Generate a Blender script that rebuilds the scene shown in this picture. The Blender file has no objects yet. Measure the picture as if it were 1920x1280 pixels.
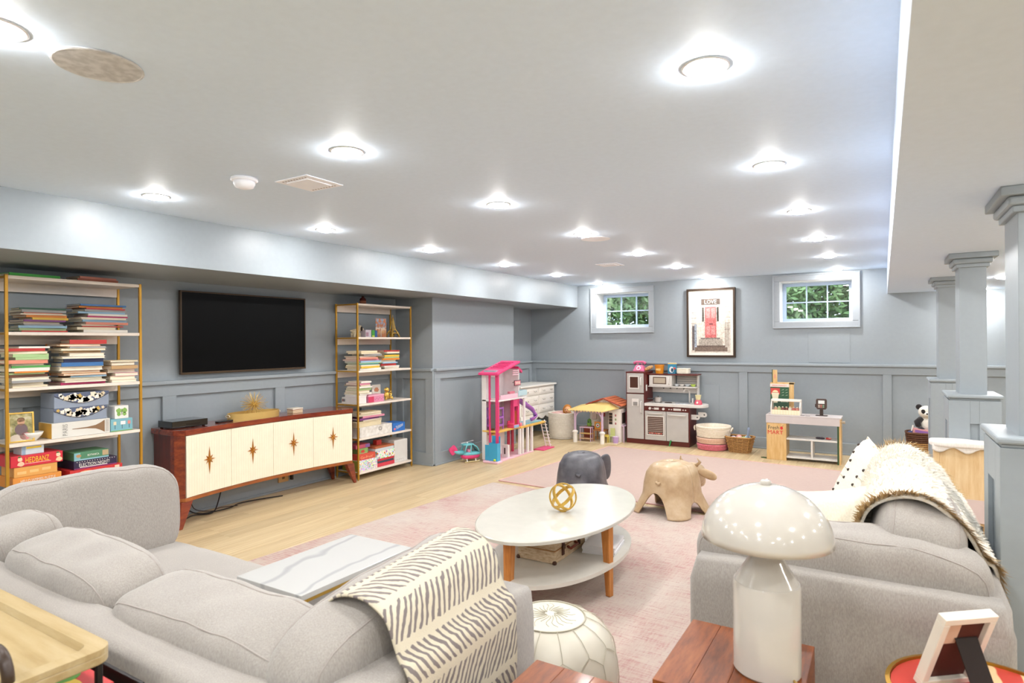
import bpy, bmesh, math, random
from mathutils import Vector, Matrix, noise
PI = math.pi
SC = bpy.context.scene
COL = SC.collection
RND = random.Random(11)

# ---------------------------------------------------------------- camera, world, exposure
YAW, ROLL, FPX, EYE = math.radians(31.3), math.radians(-.4), 1145.0, 1.5
_f = Vector((-math.sin(YAW), math.cos(YAW), 0)); _r0 = Vector((math.cos(YAW), math.sin(YAW), 0)); _u0 = Vector((0, 0, 1))
_r = _r0*math.cos(ROLL)+_u0*math.sin(ROLL); _u = _u0*math.cos(ROLL)-_r0*math.sin(ROLL)
cd = bpy.data.cameras.new('camera'); cam = bpy.data.objects.new('camera', cd); COL.objects.link(cam)
cam.matrix_world = Matrix(((_r.x, _u.x, -_f.x, 0), (_r.y, _u.y, -_f.y, 0), (_r.z, _u.z, -_f.z, EYE), (0, 0, 0, 1)))
cd.sensor_fit = 'HORIZONTAL'; cd.sensor_width = 36; cd.lens = FPX*36/1920; cd.shift_y = 1/1920
cd.clip_start = .02; cd.clip_end = 200
cd.dof.use_dof = True; cd.dof.focus_distance = 5.5; cd.dof.aperture_fstop = 4.5
SC.camera = cam
w = bpy.data.worlds.new('world'); SC.world = w; w.use_nodes = True
w.node_tree.nodes['Background'].inputs[0].default_value = (.62, .80, 1, 1)
w.node_tree.nodes['Background'].inputs[1].default_value = .95
SC.view_settings.view_transform = 'Standard'; SC.view_settings.look = 'None'
SC.view_settings.gamma = 1; SC.view_settings.use_curve_mapping = False
SC.view_settings.exposure = 2.15
LAMP = 76.0

# ---------------------------------------------------------------- helpers
def lin(c):
    if isinstance(c, str):
        c = c.lstrip('#'); c = [int(c[i:i+2], 16)/255 for i in (0, 2, 4)]
    return tuple((x/12.92 if x <= .04045 else ((x+.055)/1.055)**2.4) for x in c)+(1,)

class NT:
    def __init__(s, name):
        s.m = bpy.data.materials.new(name); s.m.use_nodes = True
        s.t = s.m.node_tree; s.b = s.t.nodes['Principled BSDF']; s.out = s.t.nodes['Material Output']
    def n(s, typ, **k):
        nd = s.t.nodes.new(typ)
        for a, v in k.items(): setattr(nd, a, v)
        return nd
    def l(s, a, b): s.t.links.new(a, b)
    def co(s, kind='Object'): return s.n('ShaderNodeTexCoord').outputs[kind]
    def map(s, scale=(1, 1, 1), kind='Object', rot=(0, 0, 0)):
        mp = s.n('ShaderNodeMapping'); mp.inputs['Scale'].default_value = scale; mp.inputs['Rotation'].default_value = rot
        s.l(s.co(kind), mp.inputs[0]); return mp.outputs[0]
    def noise(s, vec, scale, detail=3, rough=.5):
        nd = s.n('ShaderNodeTexNoise'); nd.inputs['Scale'].default_value = scale
        nd.inputs['Detail'].default_value = detail; nd.inputs['Roughness'].default_value = rough
        s.l(vec, nd.inputs['Vector']); return nd.outputs[0]
    def ramp(s, fac, *stops):
        r = s.n('ShaderNodeValToRGB'); e = r.color_ramp.elements
        while len(e) < len(stops): e.new(.5)
        for i, (p, c) in enumerate(stops): e[i].position = p; e[i].color = lin(c)
        s.l(fac, r.inputs[0]); return r.outputs[0]
    def mix(s, fac, a, b, mode='MIX'):
        m = s.n('ShaderNodeMix', data_type='RGBA', blend_type=mode)
        for i, v in ((0, fac), (6, a), (7, b)):
            if hasattr(v, 'is_linked') or hasattr(v, 'links'): s.l(v, m.inputs[i])
            elif i == 0: m.inputs[0].default_value = v
            else: m.inputs[i].default_value = lin(v)
        return m.outputs[2]
    def math(s, op, a, b=0.0):
        m = s.n('ShaderNodeMath', operation=op)
        for i, v in ((0, a), (1, b)):
            if hasattr(v, 'links'): s.l(v, m.inputs[i])
            else: m.inputs[i].default_value = v
        return m.outputs[0]
    def col(s, c):
        if hasattr(c, 'links'): s.l(c, s.b.inputs['Base Color'])
        else: s.b.inputs['Base Color'].default_value = lin(c)
    def bump(s, h, strength=.2, dist=.01):
        b = s.n('ShaderNodeBump'); b.inputs['Strength'].default_value = strength; b.inputs['Distance'].default_value = dist
        s.l(h, b.inputs['Height']); s.l(b.outputs[0], s.b.inputs['Normal'])
    def set(s, **k):
        for a, v in k.items(): s.b.inputs[a.replace('_', ' ')].default_value = v

MATS = {}
def M(c, rough=.5, metal=0.0, coat=0.0):
    """plain painted / plastic / metal material with a faint procedural tone variation"""
    key = (c, rough, metal, coat)
    if key in MATS: return MATS[key]
    t = NT('mat_'+c.lstrip('#')); nz = t.noise(t.co(), 14, 2)
    hs = t.n('ShaderNodeHueSaturation'); mm = t.math('MULTIPLY_ADD', nz, .12); mm.node.inputs[2].default_value = .94
    t.l(mm, hs.inputs['Value']); hs.inputs['Color'].default_value = lin(c); t.col(hs.outputs[0])
    t.set(Roughness=rough, Metallic=metal)
    if coat: t.set(Coat_Weight=coat, Coat_Roughness=.08)
    MATS[key] = t.m; return t.m

class MB:
    """mesh builder in world coordinates (optionally through a matrix)"""
    def __init__(s, Mx=None): s.v = []; s.f = []; s.M = Mx; s.uv = None
    def add(s, vs, fs):
        o = len(s.v)
        s.v += [(s.M @ Vector(p)) if s.M else Vector(p) for p in vs]
        s.f += [[i+o for i in q] for q in fs]; return s
    def box(s, x0, x1, y0, y1, z0, z1):
        return s.add([(x, y, z) for z in (z0, z1) for y in (y0, y1) for x in (x0, x1)],
                     [(0, 2, 3, 1), (4, 5, 7, 6), (0, 1, 5, 4), (2, 6, 7, 3), (0, 4, 6, 2), (1, 3, 7, 5)])
    def bx(s, c, d, rz=0, rx=0, ry=0):
        R_ = Matrix.Translation(c) @ Matrix.Rotation(rz, 4, 'Z') @ Matrix.Rotation(ry, 4, 'Y') @ Matrix.Rotation(rx, 4, 'X')
        vs = [R_ @ Vector((x*d[0]/2, y*d[1]/2, z*d[2]/2)) for z in (-1, 1) for y in (-1, 1) for x in (-1, 1)]
        return s.add(vs, [(0, 2, 3, 1), (4, 5, 7, 6), (0, 1, 5, 4), (2, 6, 7, 3), (0, 4, 6, 2), (1, 3, 7, 5)])
    def tube(s, path, r, n=8, closed=False, cap=True):
        P = [Vector(p) for p in path]; m = len(P); rr = r if isinstance(r, (list, tuple)) else [r]*m
        vs = []; up = None
        for i in range(m):
            a = P[(i-1) % m] if (closed or i > 0) else P[i]; b = P[(i+1) % m] if (closed or i < m-1) else P[i]
            t = (b-a).normalized()
            if up is None:
                up = Vector((0, 0, 1)) if abs(t.z) < .9 else Vector((1, 0, 0))
            up = (up-t*up.dot(t)); up = up.normalized() if up.length > 1e-6 else t.orthogonal().normalized()
            sd = t.cross(up)
            for k in range(n):
                q = 2*PI*k/n; vs.append(P[i]+(up*math.cos(q)+sd*math.sin(q))*rr[i])
        fs = []
        for i in range(m if closed else m-1):
            j = (i+1) % m
            for k in range(n):
                l = (k+1) % n; fs.append((i*n+k, j*n+k, j*n+l, i*n+l))
        if cap and not closed: fs += [tuple(range(n)), tuple(range(m*n-1, m*n-n-1, -1))]
        return s.add(vs, fs)
    def cyl(s, p, q, r, r2=None, n=14): return s.tube([p, q], [r, r if r2 is None else r2], n)
    def lathe(s, prof, c=(0, 0, 0), n=28, closed=False, sx=1, sy=1):
        vs = []; m = len(prof)
        for r, z in prof:
            for k in range(n):
                a = 2*PI*k/n; vs.append((c[0]+r*math.cos(a)*sx, c[1]+r*math.sin(a)*sy, c[2]+z))
        fs = []
        for i in range(m if closed else m-1):
            j = (i+1) % m
            for k in range(n):
                l = (k+1) % n; fs.append((i*n+k, i*n+l, j*n+l, j*n+k))
        if not closed:
            if prof[0][0] > 1e-5: fs.append(tuple(range(n-1, -1, -1)))
            if prof[-1][0] > 1e-5: fs.append(tuple(range((m-1)*n, m*n)))
        return s.add(vs, fs)
    def prism(s, poly, a0, a1, axis='z'):
        n = len(poly)
        def P(u, v, t): return {'z': (u, v, t), 'y': (u, t, v), 'x': (t, u, v)}[axis]
        vs = [P(u, v, a0) for u, v in poly]+[P(u, v, a1) for u, v in poly]
        fs = [tuple(range(n-1, -1, -1)), tuple(range(n, 2*n))]+[(i, (i+1) % n, n+(i+1) % n, n+i) for i in range(n)]
        return s.add(vs, fs)
    def ell(s, c, r, nu=16, nv=10, rz=0, ry=0, rx=0):
        R_ = Matrix.Translation(c) @ Matrix.Rotation(rz, 4, 'Z') @ Matrix.Rotation(ry, 4, 'Y') @ Matrix.Rotation(rx, 4, 'X')
        vs = [R_ @ Vector((0, 0, -r[2]))]
        for i in range(1, nv):
            p = -PI/2+PI*i/nv
            for k in range(nu):
                a = 2*PI*k/nu; vs.append(R_ @ Vector((r[0]*math.cos(p)*math.cos(a), r[1]*math.cos(p)*math.sin(a), r[2]*math.sin(p))))
        vs.append(R_ @ Vector((0, 0, r[2]))); L = len(vs)-1; fs = []
        for k in range(nu):
            l = (k+1) % nu; fs.append((0, 1+l, 1+k)); fs.append((L, L-nu+k, L-nu+l))
            for i in range(nv-2): o = 1+i*nu; fs.append((o+k, o+l, o+nu+l, o+nu+k))
        return s.add(vs, fs)
    def cushion(s, c, d, p=5, n=10, rz=0, rx=0, ry=0, crown=0, wob=0, seed=0):
        """rounded box-shaped cushion: super-ellipsoid with optional crown and wrinkles"""
        R_ = Matrix.Translation(c) @ Matrix.Rotation(rz, 4, 'Z') @ Matrix.Rotation(ry, 4, 'Y') @ Matrix.Rotation(rx, 4, 'X')
        idx = {}; vs = []; fs = []
        def vid(i, j, k):
            if (i, j, k) not in idx:
                q = Vector([math.tan((2*a/n-1)*PI/4) for a in (i, j, k)])
                e = sum(abs(x)**p for x in q)**(-1/p); q *= e
                x, y, z = q
                b = 1+crown*max(0, (1-x*x))*max(0, (1-y*y))
                q = Vector((x*d[0]/2, y*d[1]/2, z*d[2]/2*b))
                if wob:
                    nv = noise.noise(q*4+Vector((seed, seed*1.7, 0))); q *= 1+wob*nv
                    q.z += wob*.35*noise.noise(q*9+Vector((seed, 0, 3)))
                idx[(i, j, k)] = len(vs); vs.append(R_ @ q)
            return idx[(i, j, k)]
        for a in range(n):
            for b in range(n):
                for ax, sd in ((0, 0), (0, n), (1, 0), (1, n), (2, 0), (2, n)):
                    def T(u, v): t = [u, v]; t.insert(ax, sd); return vid(*t)
                    q = [T(a, b), T(a+1, b), T(a+1, b+1), T(a, b+1)]
                    if (sd == n) == (ax == 1): q.reverse()
                    fs.append(q)
        return s.add(vs, fs)
    def sheet(s, fn, nu, nv, th=0.0):
        """surface fn(u,v) for u,v in 0..1; th>0 closes it into a slab along the normal"""
        P = [[Vector(fn(i/nu, j/nv)) for j in range(nv+1)] for i in range(nu+1)]
        s.uv = []
        vs = []; fs = []
        W = nv+1
        def nrm(i, j):
            a = P[min(i+1, nu)][j]-P[max(i-1, 0)][j]; b = P[i][min(j+1, nv)]-P[i][max(j-1, 0)]
            c = a.cross(b); return c.normalized() if c.length > 1e-9 else Vector((0, 0, 1))
        for i in range(nu+1):
            for j in range(nv+1): vs.append(P[i][j]); s.uv.append((i/nu, j/nv))
        for i in range(nu):
            for j in range(nv): fs.append((i*W+j, (i+1)*W+j, (i+1)*W+j+1, i*W+j+1))
        if th:
            o = len(vs)
            for i in range(nu+1):
                for j in range(nv+1): vs.append(P[i][j]-nrm(i, j)*th); s.uv.append((i/nu, j/nv))
            fs += [tuple(reversed([q+o for q in f])) for f in list(fs)]
            ring = [i*W for i in range(nu)]+[nu*W+j for j in range(nv)]+[i*W+nv for i in range(nu, 0, -1)]+[j for j in range(nv, 0, -1)]
            m = len(ring)
            fs += [(ring[k], ring[k]+o, ring[(k+1) % m]+o, ring[(k+1) % m]) for k in range(m)]
        return s.add(vs, fs)
    def build(s, name, mat, parent=None, smooth=False, bevel=0, sub=0, org=None, auto=None):
        me = bpy.data.meshes.new(name)
        if parent is not None: inv = mw(parent).inverted()
        else:
            if org is None:
                xs = [[p[i] for p in s.v] for i in range(3)]
                org = ((min(xs[0])+max(xs[0]))/2, (min(xs[1])+max(xs[1]))/2, min(xs[2]))
            inv = Matrix.Translation(org).inverted()
        me.from_pydata([tuple(inv @ p) for p in s.v], [], s.f)
        if s.uv:
            ul = me.uv_layers.new(name='UVMap')
            for lp in me.loops: ul.data[lp.index].uv = s.uv[lp.vertex_index]
        bm = bmesh.new(); bm.from_mesh(me); bmesh.ops.recalc_face_normals(bm, faces=bm.faces); bm.to_mesh(me); bm.free()
        if smooth or sub: me.shade_smooth()
        if auto:
            me.shade_smooth()
            bm = bmesh.new(); bm.from_mesh(me)
            for e in bm.edges:
                if len(e.link_faces) == 2 and e.calc_face_angle(0) > auto: e.smooth = False
            bm.to_mesh(me); bm.free()
        me.materials.append(mat)
        o = bpy.data.objects.new(name, me); COL.objects.link(o)
        if parent is not None: o.parent = parent
        else: o.location = org
        if bevel:
            b = o.modifiers.new('bevel', 'BEVEL'); b.width = bevel; b.segments = 2; b.limit_method = 'ANGLE'
        if sub: m_ = o.modifiers.new('sub', 'SUBSURF'); m_.levels = m_.render_levels = sub
        return o

def mw(o):
    m = Matrix.LocRotScale(o.location, o.rotation_euler, o.scale)
    return mw(o.parent) @ m if o.parent else m
def tag(o, label=None, cat=None, group=None, kind=None):
    if label: o['label'] = label
    if cat: o['category'] = cat
    if group: o['group'] = group
    if kind: o['kind'] = kind
    return o
def thing(name, label, cat, loc=(0, 0, 0), rz=0, group=None, kind=None):
    o = bpy.data.objects.new(name, None); COL.objects.link(o); o.location = loc; o.rotation_euler = (0, 0, rz)
    o.empty_display_size = .05
    return tag(o, label, cat, group, kind)
def link_copy(o, parent=None):
    c = o.copy(); COL.objects.link(c); c.parent = parent; return c
def copy_tree(o, parent=None):
    c = link_copy(o, parent)
    for ch in [x for x in bpy.data.objects if x.parent == o]: copy_tree(ch, c)
    return c
def box(name, mat, b, parent=None, bevel=0, **k): return MB().box(*b).build(name, mat, parent, bevel=bevel, **k)
_fc = {}
def lettering(txt, parent, mat, o, right, up, w, h, name='lettering', th=.0015):
    """raised flat print: words fitted into w x h (m) at o (centre), in world axes right/up"""
    cu = bpy.data.curves.new('t', 'FONT'); cu.body = txt; cu.align_x = 'LEFT'; cu.resolution_u = 2
    ob = bpy.data.objects.new('t', cu); COL.objects.link(ob)
    dg = bpy.context.evaluated_depsgraph_get(); me = bpy.data.meshes.new_from_object(ob.evaluated_get(dg))
    bpy.data.objects.remove(ob)
    vs = [v.co.copy() for v in me.vertices]; fs = [tuple(p.vertices) for p in me.polygons]; bpy.data.meshes.remove(me)
    x0 = min(v.x for v in vs); x1 = max(v.x for v in vs); y0 = min(v.y for v in vs); y1 = max(v.y for v in vs)
    r = Vector(right).normalized(); u = Vector(up).normalized(); nn = r.cross(u)
    P = [Vector(o)+r*(((v.x-x0)/(x1-x0)-.5)*w)+u*(((v.y-y0)/(y1-y0)-.5)*h)+nn*th for v in vs]
    b = MB(); b.add(P, fs); return b.build(name, mat, parent)
ORD = ['zeroth', 'first', 'second', 'third', 'fourth', 'fifth', 'sixth', 'seventh', 'eighth', 'ninth', 'tenth', 'eleventh', 'twelfth', 'thirteenth', 'fourteenth', 'fifteenth', 'sixteenth']

# ---------------------------------------------------------------- shared materials
def wood(name, c1, c2, c3, scale=(1, 14, 14), rough=.4, coat=0, nsc=3, var=0.0):
    t = NT(name); v = t.map(scale)
    n1 = t.noise(v, nsc, 6, .6); n2 = t.noise(v, nsc*3.1, 4, .7)
    f = t.math('ADD', t.math('MULTIPLY', n1, .7), t.math('MULTIPLY', n2, .3))
    c = t.ramp(f, (.32, c1), (.5, c2), (.68, c3))
    if var:
        oi = t.n('ShaderNodeObjectInfo'); hs = t.n('ShaderNodeHueSaturation')
        t.l(c, hs.inputs['Color']); mm = t.math('MULTIPLY_ADD', oi.outputs['Random'], var); mm.node.inputs[2].default_value = 1-var/2
        t.l(mm, hs.inputs['Value']); c = hs.outputs[0]
    t.col(c); t.set(Roughness=rough)
    if coat: t.set(Coat_Weight=coat, Coat_Roughness=.1)
    t.bump(f, .05, .002); return t.m
def fabric(name, c1, c2, sc=260, rough=.95, bs=.25):
    t = NT(name); v = t.map((1, 1, .35)); n1 = t.noise(v, sc, 2); n2 = t.noise(t.co(), 5, 3)
    f = t.math('ADD', t.math('MULTIPLY', n1, .75), t.math('MULTIPLY', n2, .25))
    t.col(t.ramp(f, (.35, c1), (.65, c2))); t.set(Roughness=rough, Sheen_Weight=.25); t.bump(n1, bs, .002); return t.m
def paint(name, c, rough=.55, n=30, bs=.03):
    t = NT(name); nz = t.noise(t.co(), n, 3); t.col(t.mix(nz, c, tuple(max(0, x*.965) for x in [int(c.lstrip('#')[i:i+2], 16)/255 for i in (0, 2, 4)])))
    t.set(Roughness=rough); t.bump(nz, bs, .002); return t.m
PLANK = wood('oak_plank', '#b8a07a', '#cab38b', '#d7c5a1', (9, .7, 9), .42, 0, 3.2, .16)
WALLP = paint('blue_grey_paint', '#98a1a7', .42)
CEILP = paint('ceiling_paint', '#dbecff', .6)
BEAMP = paint('low_ceiling_paint', '#d8e8ff', .6)
WHITE = paint('white_trim', '#e9e8e6', .35)
BRASS = M('#c08f30', .35, .5); GOLD = M('#cfa952', .33, .6)
LAM = paint('white_shelf', '#eadfd3', .35)
BLACK = M('#0b0b0c', .25); DARKM = M('#2a2320', .4)
SOFA = fabric('grey_linen', '#948e88', '#a7a19a')
CREAMC = fabric('cream_cotton', '#e3dcc8', '#efe9d8', 220)
# ---------------------------------------------------------------- the room
XW, YB, ZC, ZS, XS, XB = -5.28, 9.05, 2.40, 2.05, -4.25, .045     # left wall, back wall, ceiling, soffit, fascia, beam
YF, XR = -2.2, 4.5
sub = NT('floor_base'); br = sub.n('ShaderNodeTexBrick'); sub.l(sub.map((1, 1, 1), 'Object', (0, 0, PI/2)), br.inputs[0])
br.inputs['Scale'].default_value = 1; br.inputs['Brick Width'].default_value = 2; br.inputs['Row Height'].default_value = .19
br.inputs['Mortar Size'].default_value = .002
br.inputs['Color1'].default_value = lin('#c8b18a'); br.inputs['Color2'].default_value = lin('#bda57d'); br.inputs['Mortar'].default_value = lin('#9a8258')
sub.col(br.outputs[0]); sub.set(Roughness=.45)
floor = tag(box('floor', sub.m, (XW-.12, XR+.12, YF-.12, YB+.35, -.12, -.004), org=(0, 0, -.12)), 'light oak plank floor of the basement room', 'floor', kind='structure')
box('floor_field', sub.m, (1.05, XR, YF, YB, -.004, 0), floor)
pm = MB().box(-.0935, .0935, 0, 1, -.004, 0).build('plank', PLANK, floor); pm_me = pm.data; bpy.data.objects.remove(pm)
pr = random.Random(3); xi = XW+.095
while xi < 1.05:
    y = YF-pr.uniform(0, 1.9)
    while y < YB:
        a, b = max(y, YF), min(y+2.1, YB)
        if b-a > .05:
            p = bpy.data.objects.new('plank', pm_me); COL.objects.link(p); p.parent = floor
            p.location = (xi, a+.001, 0); p.scale = (1, b-a-.002, 1)
        y += 2.1
    xi += .19
ceiling = tag(box('ceiling', CEILP, (XS, XB, YF, YB, ZC, ZC+.12)), 'flat pale grey ceiling with recessed lights', 'ceiling', kind='structure')
low = tag(box('ceiling_low', BEAMP, (XB, XR, YF, YB, 2.08, ZC+.12)), 'dropped lower ceiling over the area behind the pillars', 'ceiling', kind='structure')
sof = tag(box('wall_soffit', WALLP, (XW-.12, XS, YF, YB, ZS, ZC+.12)), 'blue-grey boxed soffit running along the television wall', 'soffit', kind='structure')
wl = tag(box('wall_left', WALLP, (XW-.12, XW, YF, 7.75, 0, ZS)), 'blue-grey panelled wall behind the television', 'wall', kind='structure')
YC0, YC1, XC = 5.85, 7.76, -4.69
wc = tag(box('wall_chase', WALLP, (XW, XC, YC0, YC1, 0, ZS)), 'blue-grey panelled wall section that stands proud beside the bookcase', 'wall', kind='structure')
XA = -5.12
wa = tag(box('wall_alcove', WALLP, (XW-.12, XA, YC1, YB, 0, ZS)), 'blue-grey wall of the corner alcove behind the dresser', 'wall', kind='structure')
wr = tag(box('wall_right', WALLP, (XR, XR+.12, YF, YB, 0, ZC)), 'blue-grey wall far right beyond the pillars', 'wall', kind='structure')
wf = tag(box('wall_front', WALLP, (XW-.12, XR+.12, YF-.12, YF, 0, ZC+.12)), 'blue-grey wall behind the photographer', 'wall', kind='structure')
W1 = (-3.92, -3.045, 1.708, 2.266); W2 = (-1.218, -.332, 1.739, 2.30)
b = MB(); T = .36
b.box(XW-.12, W1[0], YB, YB+T, 0, ZC+.12); b.box(W1[1], W2[0], YB, YB+T, 0, ZC+.12); b.box(W2[1], XR+.12, YB, YB+T, 0, ZC+.12)
for W in (W1, W2): b.box(W[0], W[1], YB, YB+T, 0, W[2]); b.box(W[0], W[1], YB, YB+T, W[3], ZC+.12)
wb = tag(b.build('wall_back', WALLP), 'blue-grey panelled back wall with two small windows', 'wall', kind='structure')

def wains(par, axis, pl, sg, a0, a1, panels, ztop=1.055, zbot=.155, rail=1.15):
    """board-and-batten wainscot on plane axis=pl, proud towards sg; panels=[(p0,p1)] are the recessed fields"""
    def bb(n, u0, u1, z0, z1, d, bv=.003):
        q = sorted((pl, pl+sg*d))
        if axis == 'y': box(n, WALLP, (u0, u1, q[0], q[1], z0, z1), par, bevel=bv)
        else: box(n, WALLP, (q[0], q[1], u0, u1, z0, z1), par, bevel=bv)
    bb('baseboard', a0, a1, 0, zbot, .028); bb('base_shoe', a0, a1, 0, .02, .04)
    bb('top_rail', a0, a1, ztop, rail, .028); bb('chair_rail', a0, a1, rail, rail+.034, .058, .008)
    e = a0
    for p0, p1 in list(panels)+[(a1, a1)]:
        if p0-e > .01: bb('stile', e, p0, zbot, ztop, .028)
        e = p1
wains(wb, 'y', YB, -1, XA, XR, [(-5.02, -3.45), (-3.30, -1.744), (-1.63, -.009), (.088, 1.7), (1.8, 3.3), (3.4, 4.4)])
wains(wl, 'x', XW, 1, YF, YC0, [(-2.1, -.4), (-.29, .75), (.86, 1.8), (1.91, 2.9), (3.02, 4.03), (4.146, 5.22), (5.33, 5.74)], rail=1.155)
wains(wc, 'x', XC, 1, YC0, YC1, [(5.965, 6.9), (7.0, 7.66)])
wains(wc, 'y', YC0, -1, XW+.02, XC+.02, [(-5.15, -4.785)])
wains(wa, 'x', XA, 1, YC1, YB, [(7.87, 8.95)])
# access panels in the wall
box('access_panel', WALLP, (-.857, -.368, YB-.004, YB, 1.20, 1.628), wb, bevel=.0015)
box('access_panel', WALLP, (-2.235, -2.02, YB-.006, YB, .28, .865), wb, bevel=.0015)

# ---------------------------------------------------------------- windows
glass = NT('window_glass'); tr = glass.n('ShaderNodeBsdfTransparent'); gl = glass.n('ShaderNodeBsdfGlossy'); gl.inputs['Roughness'].default_value = .02
mx = glass.n('ShaderNodeMixShader'); mx.inputs[0].default_value = .06; glass.l(tr.outputs[0], mx.inputs[1]); glass.l(gl.outputs[0], mx.inputs[2]); glass.l(mx.outputs[0], glass.out.inputs[0])
WINF = paint('window_vinyl', '#b4c6dc', .35); CASE = paint('window_casing', '#a6adb3', .4)
def window(nm, W, C, label):
    x0, x1, z0, z1 = W; t = thing(nm, label, 'window', ((x0+x1)/2, YB, z0), kind='structure')
    c0, c1, d0, d1 = C
    for q in ((c0, c1, d1-.075, d1), (c0, c1, d0, d0+.075), (c0, c0+.075, d0+.075, d1-.075), (c1-.075, c1, d0+.075, d1-.075)):
        box('casing', CASE, (q[0], q[1], YB-.022, YB, q[2], q[3]), t, bevel=.006)
    g = .022
    for q in ((c0-g/2, c1+g/2, d1-.006, d1+g/2), (c0-g/2, c1+g/2, d0-g/2, d0+.006), (c0-g/2, c0+.008, d0+.006, d1-.006), (c1-.008, c1+g/2, d0+.006, d1-.006)):
        box('back_band', CASE, (q[0], q[1], YB-.034, YB, q[2], q[3]), t, bevel=.004)
    r = .012
    for n, q in (('jamb', (x0, x0+r, z0, z1)), ('jamb', (x1-r, x1, z0, z1)), ('head', (x0, x1, z1-r, z1)), ('sill', (x0, x1, z0, z0+r))):
        box(n, WHITE, (q[0], q[1], YB, YB+T-.02, q[2], q[3]), t)
    ys = YB+.27; a0, a1, e0, e1 = x0+r, x1-r, z0+r, z1-r; s = .045
    for q in ((a0, a1, e1-s, e1), (a0, a1, e0, e0+s), (a0, a0+s, e0+s, e1-s), (a1-s, a1, e0+s, e1-s)):
        box('sash', WINF, (q[0], q[1], ys, ys+.05, q[2], q[3]), t, bevel=.004)
    a0 += s; a1 -= s; e0 += s; e1 -= s; mt = .016
    for k in (1, 2): xm = a0+(a1-a0)*k/3; box('muntin', WINF, (xm-mt/2, xm+mt/2, ys+.008, ys+.04, e0, e1), t)
    zm = (e0+e1)/2; box('muntin', WINF, (a0, a1, ys+.010, ys+.038, zm-mt/2, zm+mt/2), t)
    for k in range(3):
        for j in range(2):
            box('pane', glass.m, (a0+(a1-a0)*k/3+mt/2, a0+(a1-a0)*(k+1)/3-mt/2, ys+.022, ys+.026, (e0, zm)[j]+mt/2, (zm, e1)[j]-mt/2), t)
    xm = (a0+a1)/2
    MB().box(xm-.05, xm+.05, ys-.012, ys, e0-.03, e0-.012).box(xm-.045, xm-.02, ys-.04, ys-.012, e0-.028, e0-.016).build('crank_latch', WHITE, t, bevel=.003)
window('window_1', W1, (-4.0, -2.98, 1.638, 2.335), 'small six-pane window left of the framed print')
window('window_2', W2, (-1.287, -.262, 1.670, 2.372), 'small six-pane window right of the framed print')
# outside: soil bank and shrubs
leaf = NT('leaf_green'); oi = leaf.n('ShaderNodeObjectInfo'); nz = leaf.noise(leaf.co(), 2.2, 4)
leaf.col(leaf.ramp(nz, (.3, '#4d6a3a'), (.5, '#7f9a5c'), (.7, '#b3c389'))); leaf.set(Roughness=.6)
tag(box('ground_outside', paint('soil', '#6c7a4a', .95), (-9, 5, 9.42, 16, 1.2, 1.45)), 'grassy ground outside the basement windows', 'ground', kind='structure')
def shrub(cx, cy, rx, ry, h, n, label, seed):
    rr = random.Random(seed); bm = MB(); tk = MB()
    for i in range(n):
        u = rr.uniform(-1, 1); a = rr.uniform(0, 2*PI); q = math.sqrt(1-u*u); d = rr.uniform(.45, 1.05)
        c = Vector((cx+rx*q*math.cos(a)*d, cy+ry*q*math.sin(a)*d, 1.45+h/2+h/2*u*d)); s = rr.uniform(.045, .095)
        e1 = Vector((rr.gauss(0, 1), rr.gauss(0, 1), rr.gauss(0, 1))).normalized(); e2 = e1.orthogonal().normalized()
        bm.add([c-e1*s, c+e2*s*.45, c+e1*s, c-e2*s*.45], [(0, 1, 2, 3)])
    t = thing('shrub', label, 'shrub', (cx, cy, 1.45), group='shrubs outside the windows')
    tag(bm.build('foliage', leaf.m, t), kind='stuff')
    for k in range(5): a = k*1.3; tk.cyl((cx, cy, 1.44), (cx+.5*rx*math.cos(a), cy+.5*ry*math.sin(a), 1.45+h*.6), .025, .008, 6)
    tk.build('stems', M('#5b4a35', .9), t)
shrub(-5.6, 12.2, 1.3, .8, 2.6, 7500, 'leafy green shrub filling the left window', 1)
shrub(-4.1, 13.2, 1.2, .8, 2.4, 6500, 'paler shrub behind the right panes of the left window', 2)
shrub(-1.65, 12.4, .75, .6, 1.45, 4000, 'low green shrub in the left panes of the right window', 3)
shrub(-.35, 12.6, .95, .7, 2.7, 7000, 'tall green shrub in the right panes of the right window', 4)
shrub(1.0, 12.9, .9, .7, 2.4, 4500, 'dark green shrub at the right edge of the right window', 5)

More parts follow.
